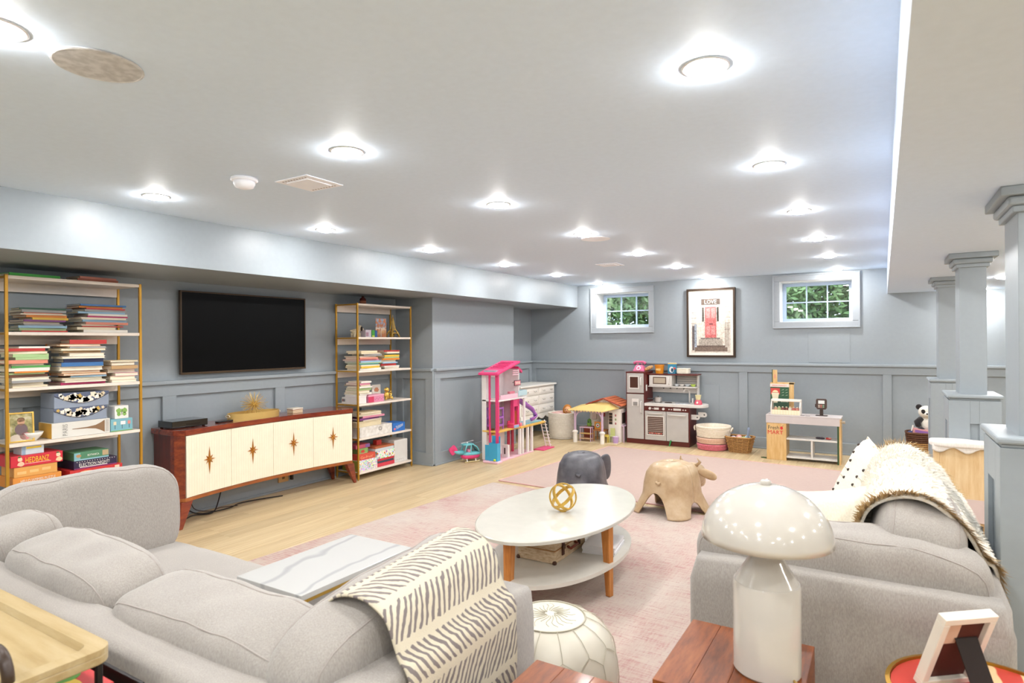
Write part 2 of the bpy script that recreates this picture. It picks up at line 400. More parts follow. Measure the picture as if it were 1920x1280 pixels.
# ---------------------------------------------------------------- pillars
def pillar(x0, x1, y0, y1, label):
    """shaft footprint; pedestal is wider; moulded capital under the low ceiling"""
    cx, cy = (x0+x1)/2, (y0+y1)/2; sx, sy = (x1-x0)/2, (y1-y0)/2
    t = thing('pillar', label, 'pillar', (cx, cy, 0), kind='structure')
    def ring(n, e, z0, z1, bv=.002): box(n, WALLP, (cx-sx-e, cx+sx+e, cy-sy-e, cy+sy+e, z0, z1), t, bevel=bv)
    ring('shaft', 0, 1.1, 2.08); P = .05
    ring('pedestal', P, 0, 1.10); ring('ledge', P+.03, 1.10, 1.125, .008); ring('ledge_bead', P+.012, 1.085, 1.10, .004)
    ring('capital', .018, 1.985, 2.01, .004); ring('capital', .035, 2.01, 2.045, .01); ring('capital', .06, 2.045, 2.08, .004)
    ex, ey = sx+P, sy+P; d = .018
    for s_ in (-1, 1):
        for n, q in (('stile', (-ex-d, -ex+.1, 0, 1.085)), ('stile', (ex-.1, ex+d, 0, 1.085)), ('top_rail', (-ex+.1, ex-.1, .93, 1.085)), ('bottom_rail', (-ex+.1, ex-.1, 0, .16))):
            y = sorted((cy+s_*ey, cy+s_*(ey+d))); box(n, WALLP, (cx+q[0], cx+q[1], y[0], y[1], q[2], q[3]), t, bevel=.002)
        for n, q in (('stile', (-ey, -ey+.1, 0, 1.085)), ('stile', (ey-.1, ey, 0, 1.085)), ('top_rail', (-ey+.1, ey-.1, .93, 1.085)), ('bottom_rail', (-ey+.1, ey-.1, 0, .16))):
            x = sorted((cx+s_*ex, cx+s_*(ex+d))); box(n, WALLP, (x[0], x[1], cy+q[0], cy+q[1], q[2], q[3]), t, bevel=.002)
pillar(.445, .62, 3.02, 3.32, 'blue-grey square pillar nearest the camera behind the right sofa')
pillar(.445, .595, 5.16, 5.42, 'blue-grey square pillar in the middle of the row of three')
pillar(.445, .595, 7.02, 7.28, 'blue-grey square pillar farthest away, nearest the back wall')

# ---------------------------------------------------------------- ceiling fixtures
lens = NT('lamp_lens'); em = lens.n('ShaderNodeEmission'); em.inputs[0].default_value = (1, .975, .95, 1); em.inputs[1].default_value = LAMP
lens.l(em.outputs[0], lens.out.inputs[0])
def downlight(x, y, z, label, group):
    t = thing('recessed_downlight', label, 'downlight', (x, y, z), group=group)
    MB().lathe([(.060, 0), (.077, 0), (.078, -.003), (.070, -.005), (.060, -.003)], (x, y, z), 28, True).build('trim_ring', WHITE, t, smooth=True)
    MB().lathe([(0, -.022), (.025, -.0205), (.045, -.016), (.058, -.008), (.063, -.001)], (x, y, z), 28).build('lens', lens.m, t, smooth=True)
XLS = (-3.77, -2.145, -.495); ROWN = ('row nearest the television soffit', 'middle row', 'row nearest the dropped ceiling')
for xi, x in enumerate(XLS):
    for k, y in enumerate((8.78, 7.38, 6.05, 4.68, 3.37, 2.05, .72, -.6, -1.8)):  # rows behind the camera are unseen, added to brighten the room
        downlight(x, y, ZC, 'recessed ceiling downlight, %s from the window wall in the %s' % (ORD[k+1], ROWN[xi]), 'downlights in the main ceiling')
for xi, x in enumerate((.97, 2.6)):
    for k, y in enumerate((8.8, 7.3, 5.8, 4.3, 2.8, 1.3, -.2, -1.6)):  # most of these cans are unseen, filled in to brighten this side
        downlight(x, y, 2.08, 'recessed downlight in the dropped ceiling, %s from the back wall, %s row' % (ORD[k+1], ('near', 'far')[xi]), 'downlights in the dropped ceiling')
mesh_g = NT('speaker_grille'); v = mesh_g.map((1, 1, 1)); nz = mesh_g.noise(v, 30, 4); mesh_g.col(mesh_g.ramp(nz, (.4, '#b9b9b9'), (.6, '#cfcfcf'))); mesh_g.set(Roughness=.9)
def speaker(x, y, label, mat):
    t = thing('ceiling_speaker', label, 'speaker', (x, y, ZC), group='ceiling speakers')
    MB().lathe([(.118, 0), (.126, -.001), (.127, -.005), (.120, -.0065), (.117, -.005)], (x, y, ZC), 40, True).build('rim', mat, t)
    MB().lathe([(0, -.006), (.118, -.006), (.118, -.0005), (0, -.0005)], (x, y, ZC), 40).build('grille', mat, t)
speaker(-2.15, .99, 'large round grey ceiling speaker at the upper left', mesh_g.m)
speaker(-2.145, 4.95, 'round white ceiling speaker beside a downlight in mid room', M('#f6f8ff', .5))
VW = M('#f6f8ff', .5)
def vent(x, y, label):
    t = thing('ceiling_vent', label, 'vent', (x, y, ZC), group='square ceiling vents'); h = .13
    MB().box(x-h, x+h, y-h, y+h, ZC-.006, ZC).build('plate', VW, t, bevel=.003)
    MB().box(x-.085, x+.085, y-.085, y+.085, ZC-.011, ZC-.006).build('raised_panel', VW, t, bevel=.002)
    for k in range(9):
        xx = x-.09+k*.0225
        for s_ in (-1, 1): MB().box(xx-.006, xx+.006, y+s_*.104-.004, y+s_*.104+.004, ZC-.0068, ZC-.0058).build('slot', M('#8b7d76', .8), t)
vent(-2.745, 2.34, 'square white ceiling vent beside the smoke detector')
vent(-2.735, 6.72, 'square white ceiling vent far back near the windows')
t = thing('smoke_detector', 'white domed smoke detector on the ceiling', 'smoke detector', (-2.965, 2.085, ZC))
MB().lathe([(.068, 0), (.07, -.012), (.062, -.018), (0, -.018)], (-2.965, 2.085, ZC), 28).build('base', VW, t, smooth=True)
MB().lathe([(.054, -.018), (.056, -.03), (.046, -.05), (.02, -.058), (0, -.058)], (-2.965, 2.085, ZC), 28).build('dome', VW, t, smooth=True)
# ---------------------------------------------------------------- rugs
t = NT('pink_distressed_rug'); v = t.map((1, 1, 1)); n1 = t.noise(v, 1.3, 6, .65); n2 = t.noise(t.map((3, 34, 1)), 2.2, 5, .7); n3 = t.noise(t.map((30, 4, 1)), 3, 4, .7)
c = t.ramp(n1, (.30, '#a87672'), (.44, '#b6978f'), (.56, '#bbaaa0'), (.72, '#bdb3ac'))
f = t.math('ADD', t.math('MULTIPLY', n2, .6), t.math('MULTIPLY', n3, .4))
c = t.mix(t.math('MULTIPLY', t.ramp(f, (.45, '#000000'), (.60, '#ffffff')), .65), c, '#c4b8a9')
c = t.mix(t.math('MULTIPLY', t.ramp(f, (.37, '#ffffff'), (.47, '#000000')), .6), c, '#a0625f')
t.col(c); t.set(Roughness=.95, Sheen_Weight=.2); t.bump(f, .3, .004); RUG1 = t.m
t = NT('pale_pink_flatweave'); n2 = t.noise(t.map((5, 50, 1)), 3, 4, .7)
t.col(t.ramp(n2, (.35, '#b69d94'), (.65, '#c0aca1'))); t.set(Roughness=.95); t.bump(n2, .3, .003); RUG2 = t.m
Mr = Matrix.Translation((-3.64, 4.2, 0)) @ Matrix.Rotation(math.radians(-3.6), 4, 'Z')
r1 = MB(Mr).box(0, 4.0, -1.78, 1.25, .0005, .009).build('area_rug', RUG1, None, bevel=.003)
tag(r1, 'large distressed pink area rug under the oval coffee table', 'rug')
def quad_rug():
    P = [(-3.56, 5.56), (.05, 5.33), (.25, 7.80), (-3.345, 8.15)]
    b = MB(); b.prism(P, .0005, .007); o = b.build('flatweave_rug', RUG2, None, bevel=.002)
    tag(o, 'pale pink flatweave rug farther back, in front of the play kitchen', 'rug')
    e = MB()
    for i in range(4):
        a = Vector(P[i]+(.006,)); c_ = Vector(P[(i+1) % 4]+(.006,)); e.cyl(a, c_, .006, n=6)
    e.build('bound_edge', M('#cfa3a0', .9), o)
quad_rug()

# ---------------------------------------------------------------- bookcases
def bookcase(y0, y1, zs, label):
    xf, xb = -4.89, -5.235; t = thing('bookcase', label, 'bookcase', ((xf+xb)/2, (y0+y1)/2, 0), group='brass and white bookcases')
    for x in (xf-.009, xb+.009):
        for y in (y0+.009, y1-.009):
            MB().box(x-.009, x+.009, y-.009, y+.009, .015, zs[-1]+.004).build('post', BRASS, t, bevel=.002)
            MB().cyl((x, y, 0), (x, y, .016), .007, n=8).build('foot', BRASS, t)
    for z in zs:
        MB().box(xb+.002, xf-.002, y0+.018, y1-.018, z-.022, z).build('shelf', LAM, t, bevel=.002)
        for y in (y0+.009, y1-.009): MB().box(xb+.018, xf-.018, y-.007, y+.007, z-.018, z-.004).build('side_rail', BRASS, t)
        if z > .2: MB().box(xb+.004, xb+.016, y0+.02, y1-.02, z-.085, z-.022).build('back_rail', LAM, t)
    return t
ZL = (.10, .475, .85, 1.218, 1.59, 1.962); ZR = (.085, .455, .83, 1.198, 1.566, 1.935)
bookcase(1.685, 2.545, ZL, 'tall brass and white bookcase on the left, packed with books and games')
bookcase(4.805, 5.70, ZR, 'tall brass and white bookcase between the television and the wall corner')

# books: unit cover (two boards and a spine) and unit page block, scaled per book
bc = MB(); bc.box(-.5, .5, -.5, .5, 0, .09).box(-.5, .5, -.5, .5, .91, 1).box(.46, .5, -.5, .5, .09, .91)
_o = bc.build('book', M('#ffffff'), None, org=(0, 0, 0)); BK = _o.data; bpy.data.objects.remove(_o)
_o = MB().box(-.475, .46, -.475, .475, .09, .91).build('pages', M('#e9dfc9', .9), None, org=(0, 0, 0)); PG = _o.data; bpy.data.objects.remove(_o)
PAL = {'red': '#b8302c', 'orange': '#d9822b', 'yellow': '#e0b93e', 'green': '#4f9a4a', 'pale green': '#a9c48d', 'teal': '#3e8b86', 'blue': '#3a6fa8', 'light blue': '#93b7cf',
       'navy': '#2b3358', 'purple': '#7a3f78', 'pink': '#d58aa0', 'magenta': '#b82b62', 'white': '#e9e4da', 'cream': '#e6d6b4', 'tan': '#b99669', 'brown': '#6e4630', 'grey': '#9b9b9a', 'black': '#26242a', 'dark green': '#27513f', 'salmon': '#d98a74', 'rust': '#9c4a2a', 'lime green': '#3fae3b'}
def book(x, y, z, dep, ln, th, colour, rz, flip, label, group):
    o = bpy.data.objects.new('book', BK); COL.objects.link(o); o.location = (x, y, z); o.scale = (dep, ln, th); o.rotation_euler = (0, 0, rz+(PI if flip else 0))
    o.material_slots[0].link = 'OBJECT'; o.material_slots[0].material = M(PAL[colour], .45)
    tag(o, label, 'book', group)
    p = bpy.data.objects.new('pages', PG); COL.objects.link(p); p.parent = o
    return o
def stack(xf, y0, y1, z, H, cols, where, group, seed, dep=(.17, .235), zmode=1.0):
    rr = random.Random(seed); cols = [c_.strip() for c_ in cols.split(',')]; n = len(cols)
    ws = [rr.uniform(.6, 1.5) for _ in cols]; k = H/sum(ws)
    for i, c_ in enumerate(cols):
        th = ws[i]*k; fl = c_.endswith('*'); c_ = c_.rstrip('*')
        ln = (y1-y0)*rr.uniform(.74, .98); dp = rr.uniform(*dep); jy = (y1-y0-ln)*rr.uniform(-.7, .7); jx = rr.uniform(-.02, .022)
        pos = 'bottom' if i == 0 else ('top' if i == n-1 else None)
        lab = ('%s book at the %s of the %s' % (c_, pos, where)) if pos else '%s book, %s from the bottom of the %s' % (c_, ORD[i+1], where)
        book(xf-dp/2+jx, (y0+y1)/2+jy, z+.0008*(i == 0), dp, ln, th-.0006, c_, rr.uniform(-.09, .09), fl, lab, group)
        z += th
    return z
G1 = 'books stacked on the left bookcase'; G2 = 'books stacked on the right bookcase'
stack(-4.91, 1.775, 2.06, 1.5905, .165, 'red,pale green,light blue,grey,white*,purple,yellow,orange,white*,salmon,grey,dark green', 'left stack, second shelf of left bookcase', G1, 1)
stack(-4.91, 2.12, 2.445, 1.5905, .205, 'white,cream*,red,white*,salmon,light blue,white*,magenta,white,light blue,grey,red,orange,blue', 'right stack, second shelf of left bookcase', G1, 2)
stack(-4.91, 1.705, 1.94, 1.2185, .275, 'cream*,white*,grey,white*,brown,pale green,orange,white,green,cream*,salmon,pale green,pale green,cream*,red,white', 'left stack, third shelf of left bookcase', G1, 3)
stack(-4.91, 2.0, 2.30, 1.2185, .32, 'magenta,white*,cream*,light blue,orange*,cream*,white*,blue,navy,white*,white*,tan,cream*,grey,orange*,red', 'tallest stack, third shelf of left bookcase', G1, 4)
stack(-4.91, 2.315, 2.52, 1.2185, .165, 'white*,cream*,pink*,white*,tan,brown*,cream*', 'right stack, third shelf of left bookcase', G1, 5, (.15, .2))
book(-5.02, 1.86, 1.9625, .2, .30, .02, 'lime green', .06, False, 'bright green book lying alone on top of the left bookcase', G1)
book(-5.02, 2.255, 1.9625, .2, .27, .018, 'rust', 0, False, 'rust patterned book under another on top of left bookcase', G1)
book(-5.04, 2.26, 1.981, .2, .25, .016, 'salmon', .05, False, 'salmon book on the patterned one on top of left bookcase', G1)
stack(-4.92, 4.86, 5.20, 1.1985, .215, 'white,yellow,cream*,teal,pale green,light blue,pink,salmon,white*,grey,cream*,cream', 'left stack, third shelf of right bookcase', G2, 6, (.2, .26))
stack(-4.92, 5.215, 5.53, 1.1985, .215, 'white*,white,red,light blue,white*,orange,pale green,yellow,dark green,white*,red', 'right stack, third shelf of right bookcase', G2, 7)

# ---------------------------------------------------------------- left bookcase: boxes, frame, bowl
def pbox(name, b, mat, label, cat, group=None, bevel=.003, lid=None):
    t = thing(name, label, cat, ((b[0]+b[1])/2, (b[2]+b[3])/2, b[4]), group=group)
    if lid:
        box('body', mat, (b[0]+.003, b[1]-.003, b[2]+.003, b[3]-.003, b[4], b[5]-lid[0]+.004), t, bevel=bevel)
        box('lid', lid[1], (b[0], b[1], b[2], b[3], b[5]-lid[0], b[5]), t, bevel=bevel)
    else: box('body', mat, b, t, bevel=bevel)
    return t
FR = (0, 1, 0); UP = (0, 0, 1)          # lettering on faces that look towards +X reads along +Y
def front(s_, par, mat, x, y, z, w_, h_, name='lettering'): return lettering(s_, par, mat, (x, y, z), FR, UP, w_, h_, name)
def patch(par, mat, x, y0, y1, z0, z1, name='print', th=.001): return box(name, mat, (x, x+th, y0, y1, z0, z1), par)
XF = -4.905
YEL = M('#e8c531', .5); PWH = M('#eee9e2', .5)
def blob(par, mat, x, y, z, ry, rz, name='print', n=14, seed=0):
    rr = random.Random(seed); P = [(y+ry*math.cos(2*PI*k/n)*rr.uniform(.75, 1.1), z+rz*math.sin(2*PI*k/n)*rr.uniform(.75, 1.1)) for k in range(n)]
    return MB().prism(P, x, x+.0012, 'x').build(name, mat, par)
# bottom games
b1 = pbox('puzzle_box', (XF-.22, XF, 1.725, 2.005, .549, .622), M('#dd8f3c', .5), 'orange puzzle box with white lettering at the bottom of the game stack', 'game box', 'game boxes')
front('HELLO JAMMIES PUZZLE', b1, PWH, XF, 1.868, .592, .20, .024); patch(b1, M('#e9c58c'), XF, 1.79, 1.93, .566, .572); blob(b1, M('#9cc04b'), XF, 1.985, .57, .018, .01)
rb = pbox('flat_box', (XF-.22, XF+.006, 1.79, 2.04, .4752, .5484), M('#cf4335', .5), 'flat red box beneath the orange puzzle box', 'game box', 'game boxes')
b2 = pbox('puzzle_box', (XF-.2, XF, 1.732, 1.98, .6228, .6905), M('#dda054', .5), 'plain orange box between the puzzle box and the red game', 'game box', 'game boxes')
for k in range(3): patch(b2, M('#e9bd7d'), XF, 1.75+.07*k, 1.80+.07*k, .642+.004*k, .66+.004*k)
b3 = pbox('game_box', (XF-.23, XF+.004, 1.713, 2.012, .691, .7655), M('#cf2c3d', .45), 'red guessing game box with yellow title', 'game box', 'game boxes')
front('HEDBANZ', b3, YEL, XF+.004, 1.862, .733, .135, .036)
for yy, c1 in ((1.765, '#e7c2a3'), (1.985, '#e9cba0')):
    blob(b3, M('#f0d0b0'), XF+.004, yy, .742, .014, .016, seed=3); blob(b3, M(c1), XF+.004, yy+.004, .712, .022, .016, seed=4); blob(b3, M('#4a6a33'), XF+.0045, yy-.004, .758, .01, .006, seed=5)
patch(b3, M('#f3c4c4'), XF+.004, 1.79, 1.94, .708, .711)
b4 = pbox('game_box', (XF-.14, XF-.01, 1.778, 1.906, .766, .826), M('#c6d0d6', .5), 'small pale blue box on top of the red guessing game', 'game box', 'game boxes')
patch(b4, M('#8fa6bd'), XF-.01, 1.78, 1.80, .768, .824); patch(b4, YEL, XF-.01, 1.805, 1.89, .806, .818)
b5 = pbox('game_box', (XF-.22, XF, 2.084, 2.379, .5, .556), M('#e6e4df', .5), 'white box at the bottom of the right game stack', 'game box', 'game boxes'); patch(b5, DARKM, XF, 2.34, 2.365, .535, .541)
b5b = pbox('storage_tin', (XF-.22, XF-.003, 2.08, 2.38, .4752, .4995), M('#c5a77d', .5), 'thin tan tray beneath the white game box', 'box')
b6 = pbox('game_box', (XF-.26, XF, 2.055, 2.404, .5566, .611), M('#c72f30', .45), 'red board game box with oval title badge', 'game box', 'game boxes')
blob(b6, M('#e9c9a3'), XF, 2.165, .586, .062, .014, seed=8); front('CLASSIC', b6, M('#b02a2a'), XF+.0013, 2.165, .586, .09, .013); patch(b6, M('#e7d0b5'), XF, 2.35, 2.382, .566, .603)
b7 = pbox('game_box', (XF-.26, XF-.003, 2.082, 2.367, .6116, .672), M('#2b2140', .4), 'dark navy board game box about an election night', 'game box', 'game boxes')
front('ELECTION NIGHT!', b7, PWH, XF-.003, 2.215, .643, .2, .022)
for k in range(16): patch(b7, PWH, XF-.003, 2.10+.0165*k, 2.105+.0165*k, .662, .666)
patch(b7, M('#b8418a'), XF-.003, 2.085, 2.365, .615, .619); patch(b7, PWH, XF-.003, 2.12, 2.3, .623, .628)
b8 = pbox('game_box', (XF-.2, XF-.008, 2.085, 2.314, .6726, .732), M('#4f8463', .5), 'green botanical card game box topping the right game stack', 'game box', 'game boxes')
front('BOTANICA', b8, PWH, XF-.008, 2.21, .706, .075, .014); patch(b8, M('#8db8c4'), XF-.008, 2.086, 2.313, .674, .684); patch(b8, M('#7fb2bf'), XF-.008, 2.086, 2.125, .684, .728); patch(b8, M('#b9a27d'), XF-.008, 2.27, 2.31, .69, .728)
blob(b8, M('#b98b5e'), XF-.0075, 2.115, .708, .018, .012, seed=9)
# middle shelf
t = thing('framed_photo', 'gold photo frame with a child portrait standing on the left bookcase', 'photo frame', (XF-.05, 1.79, .851))
Mf = Matrix.Translation((XF-.035, 1.79, .8515)) @ Matrix.Rotation(-.16, 4, 'Z') @ Matrix.Rotation(-.14, 4, 'Y')
for q in ((-.07, .07, .19, .2), (-.07, .07, 0, .01), (-.07, -.06, .01, .19), (.06, .07, .01, .19)): MB(Mf).box(-.012, 0, *q).build('frame_edge', GOLD, t, bevel=.001)
ph = NT('portrait_print'); nz = ph.noise(ph.co(), 22, 3); ph.col(ph.ramp(nz, (.35, '#6b6a3a'), (.5, '#a39a62'), (.65, '#c9bfa0'))); ph.set(Roughness=.3)
pr_ = MB(Mf).box(-.008, -.005, -.06, .06, .01, .19).build('photo', ph.m, t)
for q, c_ in (((.0, .135, .02, .024), '#c99a78'), ((0, .085, .035, .04), '#6f5a5c'), ((.02, .04, .03, .025), '#d98a8c'), ((0, .15, .021, .016), '#7a5a3a'), ((-.02, .025, .045, .03), '#cdbfae')):
    MB(Mf).prism([(q[0]+q[2]*math.cos(a*PI/8), q[1]+q[3]*math.sin(a*PI/8)) for a in range(16)], -.005, -.004, 'x').build('figure', M(c_, .4), pr_)
MB(Mf).box(-.07, -.012, -.02, .02, .0, .003).build('easel_foot', DARKM, t)
tag(MB().lathe([(.0, 0), (.022, 0), (.026, .006), (.052, .035), (.062, .058), (.058, .058), (.046, .034), (.02, .012), (0, .011)], (XF-.068, 1.862, .8505), 26).build('bowl', M('#e9e6df', .25), None, smooth=True), 'small white bowl in front of the portrait frame', 'bowl')
pb = pbox('storage_box', (XF-.2, XF-.004, 1.949, 2.322, .851, .958), M('#dcdad3', .5), 'white keepsake box printed with the tower and the word Paris', 'box')
patch(pb, M('#d9a53c'), XF-.2, 1.9485, 1.949, .852, .957); box('side_print', M('#d9a53c', .5), (XF-.199, XF-.005, 1.948, 1.949, .853, .956), pb)
lettering('PARIS', pb, M('#8f8d88'), (XF-.004, 2.03, .905), (0, 0, 1), (0, -1, 0), .08, .03)
tw = MB(); E_ = [(2.06, .0), (2.15, .006), (2.22, .016), (2.25, .03), (2.262, .036), (2.262, .046), (2.275, .046), (2.275, .034)]
tw.prism([(y, .905+w_) for y, w_ in [(2.075, .002), (2.17, .005), (2.225, .013), (2.255, .026), (2.285, .044)]]+[(y, .905-w_) for y, w_ in [(2.285, .044), (2.255, .026), (2.225, .013), (2.17, .005), (2.075, .002)]], XF-.004, XF-.003, 'x')
tw.build('tower_print', M('#8a6a4c', .6), pb)
for k in range(4): patch(pb, M('#9a8f84'), XF-.004, 2.292+.006*k, 2.294+.006*k, .862, .95)
def floral(b, label, seed, up):
    t = pbox('storage_box', b, M('#8b96a8', .6), label, 'box', 'floral keepsake boxes'); rr = random.Random(seed)
    x = b[1]; y0, y1, z0, z1 = b[2], b[3], b[4], b[5]; h = z1-z0
    arc = [(y0+(y1-y0)*k/14, z1-h*(.16+.56*math.sin(PI*k/14))) for k in range(15)]
    MB().prism(arc+[(y1, z1), (y0, z1)], x, x+.002, 'x').build('flap', M('#56607a', .6), t)
    MB().tube([(x+.003, y, z) for y, z in arc], .0018, 5).build('flap_edge', M('#3a2d22', .6), t)
    for k in range(13):
        y = y0+.02+(y1-y0-.04)*(k+.5)/13+rr.uniform(-.01, .01); u = (y-y0)/(y1-y0); zt = z1-.004; zb = z1-h*(.16+.56*math.sin(PI*u))+.006
        z = rr.uniform(zb+.008, zt-.006) if zt-zb > .02 else (zt+zb)/2; r = min(.034, max(.012, (zt-zb)*.55), rr.uniform(.022, .034))
        P = []
        for a in range(20): q = r*(.65+.35*abs(math.cos(a*PI*5/20*1.0))); P.append((min(max(y+q*math.cos(a*PI/10), y0+.002), y1-.002), min(max(z+q*math.sin(a*PI/10), zb-.004), z1-.001)))
        MB().prism(P, x+.002, x+.003, 'x').build('flower', M(rr.choice(['#e8dfc8', '#dccdb0', '#e9e4d8', '#c9a85a']), .6), t)
    return t
floral((XF-.21, XF-.004, 1.961, 2.30, .9588, 1.057), 'lower grey-blue floral keepsake box on the left bookcase', 4, 0)
floral((XF-.21, XF, 1.963, 2.312, 1.0576, 1.162), 'upper grey-blue floral keepsake box stacked on its twin', 6, 0)
bb_ = pbox('block_box', (XF-.12, XF-.004, 2.327, 2.481, .851, .944), M('#79b0bd', .5), 'light blue box with little signs, below the butterfly cube', 'box')
for k, c_ in enumerate(('#d9cfb0', '#efe6e6', '#d78a80')): patch(bb_, M(c_), XF-.004, 2.345+.05*k, 2.365+.05*k+(.014 if k == 1 else 0), .90, .925); patch(bb_, M('#46606a'), XF-.004, 2.354+.05*k, 2.358+.05*k, .87, .90)
patch(bb_, M('#7fae62'), XF-.004, 2.328, 2.48, .852, .858)
bc_ = pbox('cube_box', (XF-.11, XF-.006, 2.356, 2.453, .9446, 1.04), M('#e6e4e0', .5), 'white cube printed with a green butterfly', 'box')
for sx in (-1, 1):
    for zz, ry, rz in ((.012, .02, .02), (-.014, .014, .015)): blob(bc_, M('#86b35a'), XF-.006, 2.405+sx*.02, .993+zz, ry, rz, 'butterfly_wing', 12, 3)
patch(bc_, M('#3e4a2c'), XF-.0045, 2.4035, 2.4065, .972, 1.018, 'butterfly_body')

# ---------------------------------------------------------------- right bookcase: objects
XG = -4.915
t = thing('bottle', 'dark red bottle standing on top of the right bookcase', 'bottle', (-5.07, 5.07, 1.936))
MB().lathe([(0, 0), (.034, 0), (.036, .01), (.036, .06), (.028, .075), (.014, .083), (.013, .1), (0, .1)], (-5.07, 5.07, 1.936), 18).build('body', M('#5a1c16', .2), t, smooth=True)
MB().lathe([(.0368, .012), (.0368, .045)], (-5.07, 5.07, 1.936), 18).build('label', M('#b46a4a', .6), t, smooth=True)
t = thing('toy_dog', 'cream toy dog with dark ears on the right bookcase', 'toy', (-5.0, 4.91, 1.5665))
x, y, z = -5.0, 4.885, 1.5668; CR = fabric('toy_plush_cream', '#d9c9a8', '#e9dcc0', 120)
b = MB(); b.ell((x, y, z+.06), (.032, .055, .034)).ell((x, y+.06, z+.098), (.032, .034, .036)).ell((x+.006, y+.093, z+.088), (.018, .02, .016))
for dy in (-.035, .04):
    for dx in (-.018, .018): b.cyl((x+dx, y+dy, z), (x+dx, y+dy, z+.05), .014, .016, 10)
b.ell((x, y-.06, z+.07), (.01, .02, .01)); b.build('body', CR, t, smooth=True)
for dx in (-.031, .031): MB().ell((x+dx, y+.062, z+.092), (.008, .016, .027)).build('ear', M('#2b1c1a', .8), t, smooth=True)
pb = pbox('card_box', (XG-.11, XG-.03, 4.985, 5.075, 1.5665, 1.648), M('#d8cdd8', .5), 'pale lilac card box beside the toy dog', 'box'); patch(pb, M('#b98fa0'), XG-.03, 4.99, 5.03, 1.575, 1.62)
gb = pbox('ink_box', (XG-.09, XG-.025, 5.08, 5.125, 1.5665, 1.645), M('#4fae44', .5), 'small bright green box between lilac and blue boxes', 'box'); patch(gb, M('#dce05a'), XG-.025, 5.083, 5.122, 1.57, 1.585)
pbox('ink_box', (XG-.09, XG-.025, 5.127, 5.165, 1.5665, 1.643), M('#2f5fa0', .5), 'small dark blue box beside the bright green one', 'box')
t = thing('postcard', 'upright travel postcard with orange autumn scene on right bookcase', 'postcard', (XG-.05, 5.25, 1.5665))
pc = NT('postcard_print'); nz = pc.noise(pc.co(), 26, 4); g_ = pc.n('ShaderNodeSeparateXYZ'); pc.l(pc.co('Generated'), g_.inputs[0])
pc.col(pc.mix(pc.ramp(nz, (.45, '#000000'), (.55, '#ffffff')), pc.ramp(g_.outputs[2], (.0, '#8a5a4a'), (.3, '#d9a56a'), (.45, '#e6d2b8'), (.6, '#8aa2bd'), (1, '#9db6cf')), '#c0733f')); pc.set(Roughness=.35)
MB().bx((XG-.05, 5.25, 1.674), (.003, .155, .215), rz=-.12).build('card', pc.m, t)
MB().bx((XG-.07, 5.25, 1.62), (.05, .004, .1), rz=-.12).build('stand', PWH, t)
t = thing('tower_figurine', 'gold lattice tower figurine on the right bookcase', 'figurine', (XG-.06, 5.46, 1.5665)); tx, ty, tz = XG-.06, 5.46, 1.5667
b = MB(); prof = [(.0, .066), (.05, .05), (.09, .026), (.15, .014), (.2, .008), (.235, .004)]
for sx in (-1, 1):
    for sy in (-1, 1):
        b.tube([(tx+sx*r*.7, ty+sy*r, tz+h) for h, r in prof], [.011, .009, .007, .005, .004, .003], 6)
b.build('tower_legs', GOLD, t, smooth=True)
for h, r in ((.05, .056), (.09, .032)): MB().bx((tx, ty, tz+h), (r*1.5, r*2.05, .009)).build('deck', GOLD, t)
for k in range(8):
    h = .1+.016*k; r = .026-.0022*k; MB().bx((tx, ty, tz+h), (r*1.3, r*1.7, .004)).build('brace', GOLD, t)
for sy in (-1, 1): MB().tube([(tx+.045, ty-.05+.1*k/8, tz+.008+.038*math.sin(PI*k/8)) for k in range(9)], .004, 6).build('arch', GOLD, t, smooth=True)
MB().cyl((tx, ty, tz+.2), (tx, ty, tz+.262), .005, .002, 8).build('spire', GOLD, t)
# third shelf
bx_ = pbox('photo_box', (XG-.26, XG-.14, 4.84, 4.99, .8305, .90), M('#e2dfda', .5), 'white box with a strip of little portraits', 'box')
for k, c_ in enumerate(('#7a3a3a', '#5b4a56', '#9aa39a', '#b86a3a', '#4a4a63')): patch(bx_, M(c_), XG-.14, 4.845+.029*k, 4.867+.029*k, .85, .88); box('print', M(c_, .5), (XG-.25+.02*k, XG-.235+.02*k, 4.839, 4.84, .85, .88), bx_)
pbox('white_box', (XG-.2, XG, 4.83, 4.965, .8305, .925), M('#e4dedb', .5), 'plain white box under the pile on right bookcase fourth shelf', 'box', lid=(.02, M('#e9e4e0', .5)))
zt = stack(XG, 4.84, 5.045, .9256, .15, 'white,cream*,pale green,white,cream*,pink,white', 'pile, fourth shelf of right bookcase', G2, 12, (.2, .26))
pk = pbox('pink_box', (XG-.14, XG-.01, 5.0, 5.255, .8305, .915), M('#d98aa6', .5), 'pink patterned box with magenta side next to gold monkey', 'box', lid=(.018, M('#e0a3b8', .5)))
patch(pk, M('#c8385c'), XG-.0125, 5.003, 5.09, .832, .895)
for k in range(6): blob(pk, M('#b85a80'), XG-.0125, 5.11+.025*k, .86+.012*(k % 2), .006, .006, seed=k)
wc_ = pbox('greeting_card', (XG-.2, XG-.185, 5.24, 5.38, .8305, 1.01), M('#e3ddd2', .6), 'white card leaning behind the gold monkey', 'card')
blob(wc_, M('#c98a6a'), XG-.185, 5.31, .95, .04, .03, seed=2)
t = thing('monkey_figurine', 'shiny gold seated monkey figurine on the right bookcase', 'figurine', (XG-.06, 5.36, .8305)); x, y, z = XG-.07, 5.36, .8307
b = MB(); b.ell((x, y, z+.055), (.03, .034, .045)).ell((x, y, z+.12), (.026, .03, .028)).ell((x+.02, y, z+.113), (.014, .017, .014))
